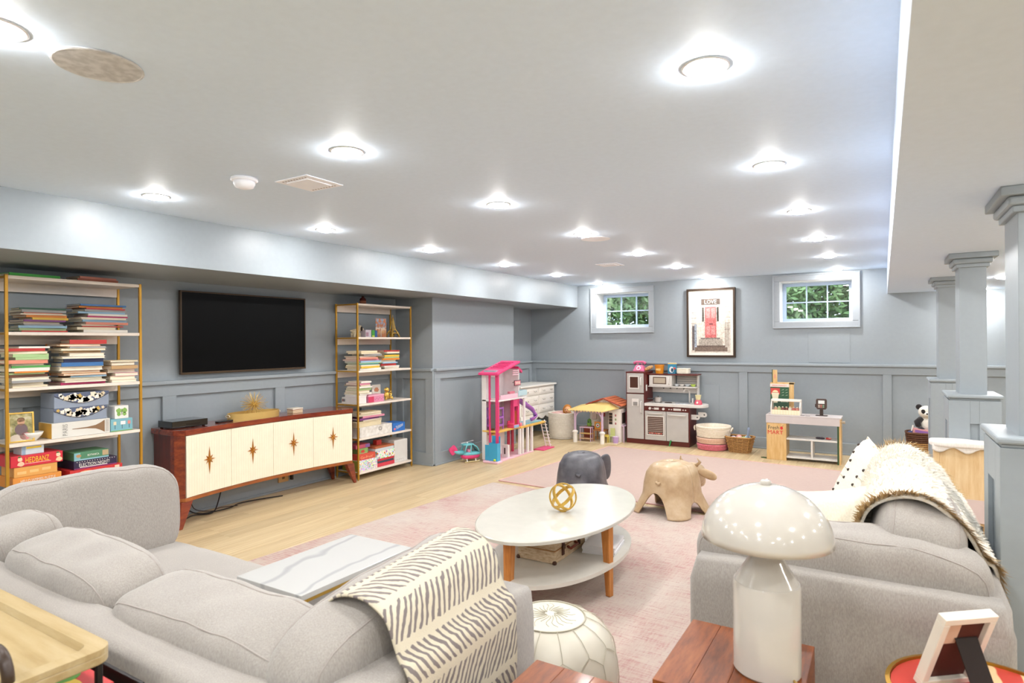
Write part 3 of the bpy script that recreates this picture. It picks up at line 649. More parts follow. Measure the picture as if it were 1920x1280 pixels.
for s_ in (-1, 1): b.tube([(x, y+s_*.025, z+.085), (x+.02, y+s_*.055, z+.06), (x+.025, y+s_*.03, z+.035)], .011, 8).tube([(x, y+s_*.02, z+.02), (x+.035, y+s_*.05, z+.03), (x+.04, y+s_*.055, z+.008)], .013, 8)
b.build('body', GOLD, t, smooth=True)
for s_ in (-1, 1): MB().ell((x, y+s_*.033, z+.125), (.006, .011, .012)).build('ear', GOLD, t, smooth=True)
MB().tube([(x-.02, y+.03, z+.01), (x-.01, y+.07, z+.02), (x, y+.085, z+.07), (x, y+.07, z+.1), (x, y+.055, z+.085)], .006, 8).build('tail', GOLD, t, smooth=True)
# fourth level
mc = NT('map_paper'); nz = mc.noise(mc.co(), 18, 4); mc.col(mc.ramp(nz, (.4, '#cfcac2'), (.6, '#e6e2dc'))); mc.set(Roughness=.6)
sc_ = pbox('keepsake_case', (XG-.24, XG-.004, 4.86, 5.375, .4555, .565), mc.m, 'pale map-print keepsake case on the right bookcase', 'case')
for k in range(7): blob(sc_, M('#aaa59f'), XG-.004, 5.18+.022*math.cos(k*.9), .525+.018*math.sin(k*.9), .012, .009, seed=k)
pbox('letter_box', (XG-.24, XG-.03, 4.84, 5.23, .5656, .63), M('#d8c9a6', .6), 'cream box on the map-print case', 'box', lid=(.02, M('#e0d2b2', .6)))
stack(XG-.01, 4.86, 5.25, .6306, .10, 'white*,purple,pink,white*,cream*', 'pile, fifth shelf of right bookcase', G2, 14, (.2, .25))
yb = pbox('game_box', (XG-.2, XG-.004, 5.39, 5.6, .4555, .555), M('#2a6fc0', .45), 'bright blue dice game box with white slanted lettering', 'game box', 'game boxes')
lettering('Yahtzee', yb, PWH, (XG-.004, 5.50, .515), (0, .96, .28), (0, -.1, 1), .13, .042); blob(yb, M('#d96a7a'), XG-.004, 5.42, .485, .02, .014, seed=4); patch(yb, M('#c04a35'), XG-.2, 5.392, 5.598, .552, .553)
# bottom level
bw = pbox('carton', (XG-.28, XG-.02, 5.43, 5.66, .0855, .345), M('#d9d7d3', .6), 'tall white carton at the right end of the bottom shelf', 'carton')
for k in range(5): patch(bw, M('#b0aba6'), XG-.02, 5.45+.03*k, 5.462+.03*k, .11, .12)
chk = NT('multicolour_check'); ck = chk.n('ShaderNodeTexBrick'); chk.l(chk.map((46, 46, 46), 'Object', (0, PI/2, 0)), ck.inputs[0])
vz = chk.n('ShaderNodeTexVoronoi'); vz.inputs['Scale'].default_value = 75; vz.distance = 'CHEBYCHEV'; vz.inputs['Randomness'].default_value = .15; chk.l(chk.co(), vz.inputs[0])
hs = chk.n('ShaderNodeHueSaturation'); hs.inputs['Saturation'].default_value = .8; chk.l(vz.outputs['Color'], hs.inputs['Color'])
chk.col(chk.mix(chk.ramp(vz.outputs['Distance'], (.38, '#ffffff'), (.42, '#000000')), '#eee8e0', hs.outputs[0])); chk.set(Roughness=.6)
cb = pbox('storage_box', (XG-.25, XG, 4.835, 5.125, .0855, .207), chk.m, 'multicolour checked storage box with olive side', 'box'); box('side_panel', M('#8f8f3a', .6), (XG-.249, XG-.001, 4.833, 4.8352, .087, .206), cb)
rg = pbox('game_box', (XG-.2, XG-.006, 4.84, 5.10, .2075, .272), M('#d05040', .5), 'red children game box on the checked storage box', 'game box', 'game boxes'); front('Go-Fruit!', rg, M('#f2b48a'), XG-.006, 4.965, .235, .19, .03)
r2 = pbox('game_box', (XG-.18, XG-.03, 4.865, 5.01, .2725, .33), M('#7fa35a', .5), 'small green game box with a red picture', 'game box', 'game boxes'); blob(r2, M('#c43a35'), XG-.03, 4.93, .298, .03, .018, seed=3); patch(r2, M('#d9c9a0'), XG-.0302, 4.87, 4.99, .275, .279)
r3 = pbox('game_box', (XG-.2, XG-.04, 4.835, 5.05, .3305, .372), M('#c85a72', .5), 'thin pink and purple game box at the top of its pile', 'game box', 'game boxes'); patch(r3, M('#8a63a8'), XG-.04, 4.98, 5.048, .333, .37)
tri = NT('colour_triangles'); vz = tri.n('ShaderNodeTexVoronoi'); vz.inputs['Scale'].default_value = 34; tri.l(tri.co(), vz.inputs[0]); sp_ = tri.n('ShaderNodeHueSaturation'); sp_.inputs['Saturation'].default_value = 1.1; tri.l(vz.outputs['Color'], sp_.inputs['Color'])
tri.col(tri.mix(tri.ramp(vz.outputs['Distance'], (.42, '#ffffff'), (.5, '#000000')), '#efe9e2', sp_.outputs[0])); tri.set(Roughness=.5)
pbox('tray_red', (XG-.2, XG-.01, 5.135, 5.42, .0855, .125), M('#cc3a4a', .35), 'shallow red plastic tray on the bottom shelf', 'tray')
pbox('tablet', (XG-.19, XG-.015, 5.15, 5.40, .1255, .15), M('#3f4a5c', .35), 'dark grey-blue flat tablet case on the red tray', 'tablet')
pbox('folder', (XG-.2, XG-.01, 5.14, 5.41, .1505, .176), M('#c9333f', .45), 'red folder on the dark tablet case', 'folder')
pbox('craft_box', (XG-.22, XG-.006, 5.13, 5.42, .1765, .262), tri.m, 'white craft box with colourful triangles', 'box')
pbox('craft_box', (XG-.22, XG-.004, 5.10, 5.41, .2625, .318), M('#c9d2d6', .5), 'pale blue flat box on the triangle craft box', 'box', lid=(.02, M('#b0643e', .5)))
pbox('small_tin', (XG-.16, XG-.1, 5.22, 5.30, .3185, .372), M('#c13a34', .4), 'small red tin on the pale blue flat box', 'tin')
# ---------------------------------------------------------------- television
t = thing('television', 'large black flat television on the blue-grey wall', 'television', (XW, 3.71, 1.25))
TV = (3.04, 4.385, 1.235, 1.972)
box('back_housing', BLACK, (XW, XW+.035, TV[0]+.06, TV[1]-.06, TV[2]+.06, TV[3]-.06), t)
fr = M('#4a3926', .35, .4)
for q in ((TV[0], TV[1], TV[3]-.012, TV[3]), (TV[0], TV[1], TV[2], TV[2]+.018), (TV[0], TV[0]+.012, TV[2]+.018, TV[3]-.012), (TV[1]-.012, TV[1], TV[2]+.018, TV[3]-.012)):
    box('bezel', fr, (XW+.03, XW+.062, *q), t, bevel=.002)
sc = NT('screen_black'); nz = sc.noise(sc.co(), 3, 2); sc.col(sc.mix(nz, '#020203', '#030304')); sc.set(Roughness=.35, Specular_IOR_Level=.1)
box('screen', sc.m, (XW+.035, XW+.056, TV[0]+.012, TV[1]-.012, TV[2]+.018, TV[3]-.012), t)

# ---------------------------------------------------------------- credenza
RW = wood('red_mahogany', '#4a130a', '#7a2a12', '#94401c', (6, 1.2, 8), .22, .5, 3); RWD = wood('red_mahogany_side', '#3a0d08', '#5a1a0e', '#6e2412', (10, 10, 1), .28, .3, 3)
CA, CB, CZ0, CZ1 = 2.86, 4.69, .215, .80
def cx(y): u = (y-(CA+CB)/2)/((CB-CA)/2); return -4.965+.105*u*u
cr = thing('credenza', 'mid-century mahogany credenza with concave cream doors and brass stars', 'credenza', (-5.06, 3.775, 0))
def plan(e, n=24): # outline, grown by e at the front and the ends
    P = [(XW+.03, CA-.05-e), (-4.925+e*.4, CA-.05-e)]+[(cx(CA+(CB-CA)*k/n)+e, CA+(CB-CA)*k/n) for k in range(n+1)]+[(-4.925+e*.4, CB+.05+e), (XW+.03, CB+.05+e)]
    return P
MB().prism(plan(-.012), CZ0+.03, CZ1-.045).build('carcass', RWD, cr)
MB().prism(plan(.012), CZ1-.045, CZ1).build('top', RW, cr, bevel=.003)
MB().prism(plan(.004), CZ0, CZ0+.03).build('bottom_rail', wood('orange_mahogany', '#7a3a12', '#9a5220', '#b0692f', (6, 1, 8), .3, .3), cr, bevel=.002)
for ya, yb in ((CA-.05, CA), (CB, CB+.05)):
    s_ = -1 if ya < CA else 1; e0 = (cx(CA), CA) if s_ < 0 else (cx(CB), CB); e1 = (-4.925, e0[1]+s_*.05)
    MB().prism([(e0[0]+.004, e0[1]), (e1[0]+.004, e1[1]+s_*.004), (e1[0]-.05, e1[1]+s_*.004), (e0[0]-.06, e0[1])], CZ0+.03, CZ1-.045).build('corner_post', RW, cr)
fl_ = M('#f0e8d2', .5); SB = M('#b87a2e', .35, .55)
for d in range(4):
    y0 = CA+.006+(CB-CA-.012)*d/4+.0015; y1 = CA+.006+(CB-CA-.012)*(d+1)/4-.0015; nf = 18; P = []
    for k in range(nf):
        a = y0+(y1-y0)*k/nf; w_ = (y1-y0)/nf
        for u, dp in ((.0, .0045), (.06, .006), (.94, .006)): yy = a+w_*u; P.append((cx(yy)+.004+dp, yy))
    P.append((cx(y1)+.004, y1)); P += [(cx(y1)-.016, y1), (cx((y0+y1)/2)-.016, (y0+y1)/2), (cx(y0)-.016, y0)]
    dr = MB().prism(P, CZ0+.034, CZ1-.049).build('door', fl_, cr)
    ym = (y0+y1)/2; xm = cx(ym)+.012; zm = .525; st = MB()
    sl = (cx(y1)-cx(y0))/(y1-y0)
    for k in range(8):
        a = PI/2+k*PI/4; L = (.11, .05, .062, .05, .13, .05, .062, .05)[k]; w_ = .012 if k % 4 == 0 else .009
        dy, dz = math.cos(a), math.sin(a); n_ = (-dz, dy)
        c0 = Vector((xm, ym, zm)); tip = Vector((xm+dy*L*sl+.002, ym+dy*L, zm+dz*L))
        s1 = Vector((0, n_[0]*w_, n_[1]*w_))+Vector((0, dy*.012, dz*.012)); s2 = Vector((0, -n_[0]*w_, -n_[1]*w_))+Vector((0, dy*.012, dz*.012))
        st.add([c0, c0+s1, tip, c0+s2, c0+Vector((.014, dy*.008, dz*.008))], [(0, 1, 4), (0, 4, 3), (1, 2, 4), (3, 4, 2), (0, 3, 2, 1)])
    st.ell((xm+.008, ym, zm), (.01, .012, .012), 10, 6); st.build('star_pull', SB, dr)
for yy, s_ in ((CA+.02, -1), (CB-.02, 1)):
    for xx, f_ in ((cx(yy)-.03, 1), (XW+.09, -.3)):
        MB().add([(xx-.03, yy-.05, CZ0), (xx+.03, yy-.05, CZ0), (xx+.03, yy+.05, CZ0), (xx-.03, yy+.05, CZ0)] +
                 [(xx-.011+.03*f_, yy-.014+s_*.06, 0), (xx+.011+.03*f_, yy-.014+s_*.06, 0), (xx+.011+.03*f_, yy+.014+s_*.06, 0), (xx-.011+.03*f_, yy+.014+s_*.06, 0)],
                 [(0, 1, 2, 3), (7, 6, 5, 4), (0, 4, 5, 1), (1, 5, 6, 2), (2, 6, 7, 3), (3, 7, 4, 0)]).build('leg', RW, cr, bevel=.003)
# on the credenza
ZT = CZ1+.0005
t = thing('media_player', 'flat glossy black media player on the left end of the credenza', 'media player', (-5.11, 2.98, ZT))
box('case', M('#0d0c0d', .15, 0, .5), (-5.20, -4.99, 2.83, 3.14, ZT+.006, ZT+.062), t, bevel=.003); box('display_strip', M('#171214', .1), (-4.99, -4.9885, 2.95, 3.07, ZT+.02, ZT+.036), t)
for q in ((-5.18, 2.85), (-5.02, 2.85), (-5.18, 3.12), (-5.02, 3.12)): MB().cyl((q[0], q[1], ZT), (q[0], q[1], ZT+.007), .012, n=10).build('foot', BLACK, t)
t = thing('remote_control', 'slim black remote control lying by the gold tray', 'remote', (-5.06, 3.36, ZT)); MB().bx((-5.06, 3.345, ZT+.007), (.045, .17, .013), rz=.1).build('case', BLACK, t, bevel=.004)
for k in range(5): MB().cyl((-5.06, 3.29+.024*k, ZT+.013), (-5.06, 3.29+.024*k, ZT+.0148), .005, n=8).build('button', M('#444444', .5), t)
t = thing('oval_tray', 'oval gold metal tray under the starburst ornament', 'tray', (-5.09, 3.68, ZT)); tc = (-5.09, 3.665, ZT)
MB().lathe([(0, 0), (1, 0), (1, .062), (.97, .062), (.97, .006), (0, .006)], tc, 44, sx=.125, sy=.265).build('tray_body', M('#d9b870', .35, .55), t, auto=.6)
for s_ in (-1, 1): MB().tube([(tc[0]+.03*math.cos(a), tc[1]+s_*(.268+.002), tc[2]+.04+.012*math.sin(a)) for a in [PI*2*k/12 for k in range(12)]], .0035, 6, True).build('handle_rim', M('#efe0c0', .4), t)
t = thing('starburst_ornament', 'gold starburst ornament with many radiating spikes in the tray', 'ornament', (-5.09, 3.665, ZT+.0065)); rr = random.Random(5); cc = Vector((-5.09, 3.665, ZT+.125))
MB().ell(tuple(cc), (.022, .022, .022), 12, 8).build('core', GOLD, t, smooth=True)
n_ = 90
for k in range(n_):
    zz = 1-2*(k+.5)/n_; a = k*2.39996; q = math.sqrt(1-zz*zz); d = Vector((q*math.cos(a), q*math.sin(a), zz)); L = .125*rr.uniform(.85, 1.05)
    if zz < -.8: L = .116
    MB().cyl(tuple(cc+d*.018), tuple(cc+d*L), .0026, .0018, 5).build('spike', M('#e6c679', .35, .5), t)
t = thing('trinket_box', 'little cream lidded box on the right end of the credenza', 'box', (-5.10, 4.14, ZT))
box('body', M('#d9c2a0', .4), (-5.14, -5.05, 4.08, 4.20, ZT, ZT+.035), t, bevel=.002); box('lid', M('#e6dccb', .35), (-5.143, -5.047, 4.077, 4.203, ZT+.036, ZT+.05), t, bevel=.003); box('edge_band', M('#8a3a2a', .4), (-5.142, -5.048, 4.078, 4.202, ZT+.033, ZT+.037), t)
# below the credenza: cables and a wall socket box
for k, (pts, lb) in enumerate((([(-5.22, 3.0, .28), (-5.2, 3.05, .1), (-5.15, 3.15, .012), (-5.1, 3.4, .008), (-5.15, 3.55, .012), (-5.12, 3.75, .01), (-5.05, 3.95, .008)], 'black cable snaking along the floor under the credenza'),
        ([(-5.22, 3.45, .3), (-5.22, 3.4, .12), (-5.14, 3.3, .014), (-5.08, 3.2, .008), (-5.14, 3.1, .012), (-5.1, 3.0, .008)], 'dark cable hanging behind the credenza and looping on the floor'),
        ([(-5.2, 3.1, .2), (-5.17, 3.12, .06), (-5.12, 3.25, .014), (-5.16, 3.35, .014), (-5.11, 3.5, .008)], 'thin cable coiled below the left credenza doors'))):
    P = [Vector(p) for p in pts]; C_ = []
    for i in range(len(P)-1):
        p0, p1, p2, p3 = P[max(i-1, 0)], P[i], P[i+1], P[min(i+2, len(P)-1)]
        for s_ in range(6): u = s_/6; C_.append(.5*((2*p1)+(p2-p0)*u+(2*p0-5*p1+4*p2-p3)*u*u+(3*p1-p0-3*p2+p3)*u**3))
    C_.append(P[-1]); tag(MB().tube(C_, .0055 if k < 2 else .004, 6).build('power_cable', M(('#1a1512', '#241a16', '#3a2c26')[k], .5), None, smooth=True), lb, 'cable')
t = thing('wall_outlet', 'beige wall outlet box low on the wall under the credenza', 'outlet', (XW+.02, 4.12, .12)); box('plate', M('#c9a06a', .5), (XW+.02, XW+.045, 4.05, 4.17, .09, .185), t, bevel=.003); box('plug', M('#2a1d18', .5), (XW+.045, XW+.075, 4.185, 4.205, .1, .18), t); box('socket', M('#7a5a36', .5), (XW+.045, XW+.047, 4.09, 4.12, .12, .155), t)

# ---------------------------------------------------------------- sofas
def sofa(loc, rz, W, arms, backs, sides, label):
    """local frame: +y is the front; backs = (x, width, top, lean); sides = (x, y, length, top, thickness)"""
    t = thing('sofa', label, 'sofa', loc, rz, 'pair of grey linen sofas'); Mx = Matrix.Translation(loc) @ Matrix.Rotation(rz, 4, 'Z')
    D = .505
    def m(): return MB(Mx)
    a0 = -W+(.15 if -1 in arms else .01); a1 = W-(.15 if 1 in arms else .01)
    m().box(a0, a1, -D+.15, D-.03, .05, .27).build('base', SOFA, t, bevel=.02)
    m().cushion((0, -D+.075, .35), (2*W, .15, .60), 14, 8).build('back_frame', SOFA, t, smooth=True)
    for s_ in arms: m().cushion((s_*(W-.075), .0, .352), (.152, 2*D, .605), 14, 8).build('arm', SOFA, t, smooth=True)
    for sx in (-1, 1):
        for sy in (-1, 1): m().cyl((sx*(W-.1), sy*(D-.1), 0), (sx*(W-.1), sy*(D-.1), .06), .022, .03, 10).build('leg', DARKM, t)
    n = 2; w_ = (a1-a0)/n
    for k in range(n): m().cushion((a0+w_*(k+.5), .07, .362), (w_*.995, .87, .19), 8, 12, crown=.10, wob=.01, seed=k).build('seat_cushion', SOFA, t, smooth=True)
    PW = 4.0
    def pip(par, c, d, rz, rx, ry, seed):
        R_ = Matrix.Translation(c) @ Matrix.Rotation(rz, 4, 'Z') @ Matrix.Rotation(ry, 4, 'Y') @ Matrix.Rotation(rx, 4, 'X'); e = (1-.64**PW)**(1/PW)
        for s_ in (-1, 1):
            P = []
            for i in range(48):
                a = 2*PI*i/48; ca, sa = math.cos(a), math.sin(a); q = (abs(ca)**PW+abs(sa)**PW)**(-1/PW)*e
                v = Vector((ca*q*d[0]/2, s_*d[1]*.32, sa*q*d[2]/2)); v *= 1+.03*noise.noise(v*4+Vector((seed, seed*1.7, 0))); v.z += .03*.35*noise.noise(v*9+Vector((seed, 0, 3))); P.append(R_ @ v)
            m().tube(P, .0026, 5, True).build('seam', M('#a29a94', .9), par, smooth=True)
    def cush(name, c, d, rz, rx, seed, ry=0):
        cu = m().cushion(c, d, PW, 18, rz=rz, rx=rx, ry=ry, wob=.03, seed=seed).build(name, SOFA, t, smooth=True); pip(cu, c, d, rz, rx, ry, seed)
    for k, (x, w_, top, lean) in enumerate(backs):
        h = top-.40; cush('back_cushion', (x, -.245, .40+h/2), (w_, .30, h), .02*(-1)**k, lean, k*3+1)
    for x, y, L, top, th, ry in sides:
        h = top-.38; cush('side_cushion', (x, y, .38+h/2), (L, th, h), PI/2*(-1 if x > 0 else 1), -.12, x*5, ry)
    return t
sofa((-2.30, 1.385, 0), 0, 1.25, (-1, 1), [(.585, .90, .735, .24), (-.285, .84, .755, .24), (-.88, .36, .77, .2)], [(1.0, .07, .90, .80, .27, .10), (-1.0, .07, .86, .885, .2, 0)], 'grey linen sofa in the left foreground, seen from behind its back cushions')
sofa((-.155, 3.28, .0095), PI/2, .87, (-1,), [(-.31, .80, .885, .16), (.48, .74, .87, .16)], [(-.665, .02, .99, .79, .26, 0)], 'grey linen sofa on the right with the fur throw over its back')

# herringbone throw over the left sofa's near arm
t = NT('herringbone_throw'); uv = t.n('ShaderNodeSeparateXYZ'); t.l(t.co('UV'), uv.inputs[0]); nzv = t.noise(t.co('UV'), 9, 3)
u = t.math('MULTIPLY', uv.outputs[0], 10.0); fr_ = t.math('FRACT', u); par_ = t.math('MODULO', t.math('FLOOR', u), 2.0)
sg = t.math('SUBTRACT', t.math('MULTIPLY', par_, 2.0), 1.0)
ph_ = t.math('ADD', t.math('MULTIPLY', uv.outputs[1], 21.0), t.math('MULTIPLY', t.math('MULTIPLY', sg, fr_), 3.0)); ph_ = t.math('ADD', ph_, t.math('MULTIPLY', nzv, 1.6))
ff = t.math('FRACT', ph_); edge = t.math('ABSOLUTE', t.math('SUBTRACT', fr_, .5)); nz2 = t.noise(t.co('UV'), 30, 2)
on_ = t.math('MULTIPLY', t.math('GREATER_THAN', ff, t.math('ADD', .40, t.math('MULTIPLY', nz2, .3))), t.math('LESS_THAN', edge, t.math('ADD', .30, t.math('MULTIPLY', nz2, .2))))
wv = t.noise(t.co(), 300, 2); t.col(t.mix(on_, '#cfc6b0', '#7d7472')); t.set(Roughness=.95); t.bump(wv, .4, .003); HERR = t.m
def lerp_path(P, u):
    L = [0]
    for a, b in zip(P, P[1:]): L.append(L[-1]+(Vector(b)-Vector(a)).length)
    d = u*L[-1]
    for i in range(len(P)-1):
        if d <= L[i+1] or i == len(P)-2:
            k = (d-L[i])/max(L[i+1]-L[i], 1e-6); p0, p1, p2, p3 = [Vector(P[min(max(j, 0), len(P)-1)]) for j in (i-1, i, i+1, i+2)]
            return .5*((2*p1)+(p2-p0)*k+(2*p0-5*p1+4*p2-p3)*k*k+(3*p1-p0-3*p2+p3)*k**3)
def throw1(u, v):
    p = lerp_path([(-1.60, .475), (-1.49, .50), (-1.445, .60), (-1.41, .70), (-1.33, .80), (-1.225, .825), (-1.13, .785), (-1.085, .70), (-1.07, .675), (-1.035, .64), (-1.03, .50), (-1.028, .36), (-1.026, .22)], u)
    y = 1.17+.52*v+.02*math.sin(u*5)+.03*u; w_ = .006*noise.noise(Vector((u*7, v*5, 1)))
    return (p[0]+abs(w_)+.004, y, p[1]+abs(w_)+.004+.05*(v-.4)*(.25 < u < .6)*math.sin((u-.25)/.35*PI))
tw_ = MB().sheet(throw1, 60, 26, .007).build('throw_blanket', HERR, None, smooth=True); tag(tw_, 'cream throw with grey herringbone strokes draped over the left sofa arm', 'throw blanket')
fr2 = MB()
for k in range(40):
    q = Vector(throw1(1, k/39)); fr2.cyl(tuple(q+Vector((-.003, 0, 0))), tuple(q+Vector((-.003+RND.uniform(-.002, .004), RND.uniform(-.004, .004), -.05))), .0022, .001, 4)
tag(fr2.build('fringe', CREAMC, tw_), kind='stuff')

# fur throw over the right sofa
t = NT('fur_throw'); nz = t.noise(t.map((6, 2, 6)), 9, 5, .7); t.col(t.ramp(nz, (.3, '#dccfb4'), (.5, '#ebe4d5'), (.7, '#f3eee4'))); t.set(Roughness=1, Sheen_Weight=.4); t.bump(nz, .6, .02); FUR = t.m
def throw2(u, v):
    p = lerp_path([(-.19, .475), (-.155, .50), (-.115, .66), (-.06, .83), (.04, .905), (.15, .893), (.25, .80), (.30, .70), (.335, .665), (.349, .58), (.351, .42), (.351, .32)], u)
    w_ = .016*noise.noise(Vector((u*6, v*6, 4)))+.03*math.sin(v*PI)
    return (p[0]+.006, 2.70+1.27*v+.10*abs(2*u-1)+.02*math.sin(u*9), p[1]+w_*(u < .8)+.012)
t2 = MB().sheet(throw2, 60, 44, .012).build('fur_throw', FUR, None, smooth=True); tag(t2, 'cream faux-fur throw with tan fringe draped over the right sofa back', 'throw blanket')
def tufts(name, mat, n, edge, seed, L):
    rr = random.Random(seed); b = MB()
    for k in range(n):
        u = rr.uniform(.02, .98); v = (rr.uniform(0, .035) if rr.random() < .7 else rr.uniform(.97, 1)) if edge else rr.uniform(.02, .98)
        p = Vector(throw2(u, v)); e = .01; du = Vector(throw2(min(u+e, 1), v))-p; dv = Vector(throw2(u, min(v+e, 1)))-p
        n_ = du.cross(dv); n_ = n_.normalized() if n_.length > 0 else Vector((0, 0, 1))
        if n_.z < 0 and u < .7: n_ = -n_
        d = (n_*.5+(du.normalized()*rr.uniform(.2, .9) if u < .75 else Vector((0, 0, -.6)))+Vector((rr.gauss(0, .25), rr.gauss(0, .25)-(.7 if edge and v < .5 else 0), -.1))).normalized()*L*rr.uniform(.6, 1.2)
        s_ = d.cross(n_); s_ = s_.normalized()*.0028 if s_.length > 1e-6 else Vector((.004, 0, 0))
        b.add([p-s_, p+s_, p+d*.6+s_*.6, p+d, p+d*.6-s_*.6], [(0, 1, 2, 3, 4)])
    tag(b.build(name, mat, t2), kind='stuff')
tufts('fur_pile', M('#f3eee2', 1), 9000, False, 3, .016); tufts('fur_fringe', M('#cbb083', 1), 2600, True, 4, .045)

# cream pillows with beads
def pillow(c, s_, rot, label, seed, thick=.15):
    Mx = Matrix.Translation(c) @ rot; t = thing('throw_pillow', label, 'pillow', c, group='beaded cream pillows'); h = s_/2
    def fn(sg):
        def f(u, v):
            a, b = 2*u-1, 2*v-1; k = 1-.10*(1-a*a)*0-.06*((1-abs(a))*(abs(b) > 2))
            x = a*h*(1-.10*(1-b*b)**1.0*abs(a)**3) if True else 0; y = b*h*(1-.10*(1-a*a)*abs(b)**3)
            z = sg*thick/2*max(0, (1-a**4)*(1-b**4))**.55*(1+.1*noise.noise(Vector((a*2+seed, b*2, sg))))
            return (x, y, z)
        return f
    b = MB(Mx); b.sheet(fn(1), 18, 18); b.sheet(fn(-1), 18, 18); b.uv = None
    body = b.build('pillow_body', CREAMC, t, smooth=True); f = fn(1)
    P = [Mx @ Vector(f(*q)) for q in [(k/20, 0) for k in range(20)]+[(1, k/20) for k in range(20)]+[(1-k/20, 1) for k in range(20)]+[(0, 1-k/20) for k in range(20)]]
    MB().tube(P, .004, 5, True).build('seam', CREAMC, t, smooth=True)
    beads = []; 
    for k in range(9):
        w_ = k/8; beads += [(.5+.34*abs(w_-.5)*2*0+.0+.32*(1-abs(2*w_-1)), .5+.42*(w_-.5)*2)] if False else []
    for k in range(8):
        q = k/7
        for (a, b_) in ((.14+.3*min(q, 1-q)*1.6, .12+.76*q), (.86-.3*min(q, 1-q)*1.6, .12+.76*q)):
            p = Mx @ Vector(f(a, b_)); MB().ell(tuple(p), (.009, .009, .009), 8, 5).build('bead', M('#3a2a22', .6), t, smooth=True)
            if k % 1 == 0:
                e = .02 if a < .5 else .98
                L = [Mx @ (Vector(f(a+(e-a)*j/5, b_))+Vector((0, 0, .0015))) for j in range(6)]; MB().tube(L, .0022, 4).build('tuck', M('#c4bba8', .9), t, smooth=True)
    return t
RZ = lambda a: Matrix.Rotation(math.radians(a), 4, 'Z')
RX = lambda a: Matrix.Rotation(math.radians(a), 4, 'X')
pillow((-.10, 3.93, .70), .46, RZ(-68) @ RX(65) @ RZ(-5), 'cream beaded pillow farther along the right sofa, leaning on the back', 1)
pillow((-.18, 3.03, .635), .43, RZ(4) @ RX(74) @ RZ(10), 'cream beaded pillow nearer the lamp on the right sofa', 2)

# ---------------------------------------------------------------- C-shaped tables
mb = NT('white_marble'); v = mb.map((1, 1, 1)); n0 = mb.noise(v, 3.5, 5, .6); wv = mb.n('ShaderNodeTexWave'); wv.inputs['Scale'].default_value = 1.6; wv.inputs['Distortion'].default_value = 9; wv.inputs['Detail'].default_value = 3; mb.l(v, wv.inputs[0])
mb.col(mb.mix(mb.math('MULTIPLY', mb.ramp(wv.outputs[1], (.93, '#000000'), (1, '#ffffff')), .45), '#bebebc', '#8a8c90')); mb.set(Roughness=.18)
def ctable(x0, x1, y0, y1, zt, label, side):
    """side: edge on which the upright stands, 'y1' or 'x0'"""
    t = thing('c_side_table', label, 'side table', ((x0+x1)/2, (y0+y1)/2, 0), group='marble-topped C tables')
    box('marble_top', mb.m, (x0, x1, y0, y1, zt-.02, zt), t, bevel=.002); g = .022; z1 = zt-.02
    for q in ((x0+.02, x1-.02, y0+.02, y0+.02+g), (x0+.02, x1-.02, y1-.02-g, y1-.02), (x0+.02, x0+.02+g, y0+.02+g, y1-.02-g), (x1-.02-g, x1-.02, y0+.02+g, y1-.02-g)):
        box('top_rail', GOLD, (*q, z1-.022, z1), t, bevel=.002)
    if side == 'y1':
        for x in (x0+.02, x1-.02-g): box('upright', GOLD, (x, x+g, y1-.02-g, y1-.02, .03, z1-.022), t); box('foot_bar', GOLD, (x, x+g, y0+.02, y1-.02, .012, .03), t)
        box('cross_bar', GOLD, (x0+.02+g, x1-.02-g, y1-.02-g, y1-.02, .012, .03), t)
    else:
        for y in (y0+.02, y1-.02-g): box('upright', GOLD, (x0+.02, x0+.02+g, y, y+g, .03, z1-.022), t); box('foot_bar', GOLD, (x0+.02, x1-.02, y, y+g, .012, .03), t)
        box('cross_bar', GOLD, (x0+.02, x0+.02+g, y0+.02+g, y1-.02-g, .012, .03), t)
    for x in (x0+.031, x1-.031):
        MB().cyl((x, y0+.022, z1-.011), (x, y0+.016, z1-.011), .006, n=8).build('screw', M('#9a7424', .4, .8), t)
ctable(-2.03, -1.68, 1.385, 1.95, .65, 'marble and gold C-shaped table reaching over the left sofa seat', 'y1')
ctable(-.71, -.21, 3.42, 3.76, .655, 'white C-shaped table reaching over the right sofa seat behind the lamp', 'x0')

# ---------------------------------------------------------------- oval coffee table
TOPW = M('#c4c1b7', .16); OAK = wood('orange_oak_leg', '#a35f26', '#bf7a38', '#d09152', (14, 14, 1.5), .4)
ct = thing('coffee_table', 'white oval two-tier coffee table with tapered wooden legs', 'coffee table', (-1.75, 3.455, 0))
MB().lathe([(0, 0), (.985, 0), (1, .004), (1, .02), (.99, .024), (0, .024)], (-1.75, 3.455, .426), 72, sx=.42, sy=.73).build('table_top', TOPW, ct, auto=.5)
MB().lathe([(0, 0), (1, 0), (1, .022), (0, .022)], (-1.73, 3.43, .185), 64, sx=.385, sy=.66).build('lower_shelf', M('#cfcbc1', .25), ct, auto=.5)
for px_, py_ in ((-1.388, 3.35), (-1.75, 2.83), (-2.09, 3.50), (-1.75, 4.05)):
    dx, dy = (px_+1.75), (py_-3.44); L = math.hypot(dx, dy); ux, uy = dx/L, dy/L; a = math.atan2(uy, ux)
    R_ = Matrix.Translation((px_, py_, 0)) @ Matrix.Rotation(a, 4, 'Z')
    MB(R_).add([(-.035, -.024, .426), (.022, -.024, .426), (.022, .024, .426), (-.035, .024, .426), (-.006, -.017, .01), (.024, -.017, .01), (.024, .017, .01), (-.006, .017, .01)],
               [(0, 1, 2, 3), (7, 6, 5, 4), (0, 4, 5, 1), (1, 5, 6, 2), (2, 6, 7, 3), (3, 7, 4, 0)]).build('leg', OAK, ct, bevel=.002)
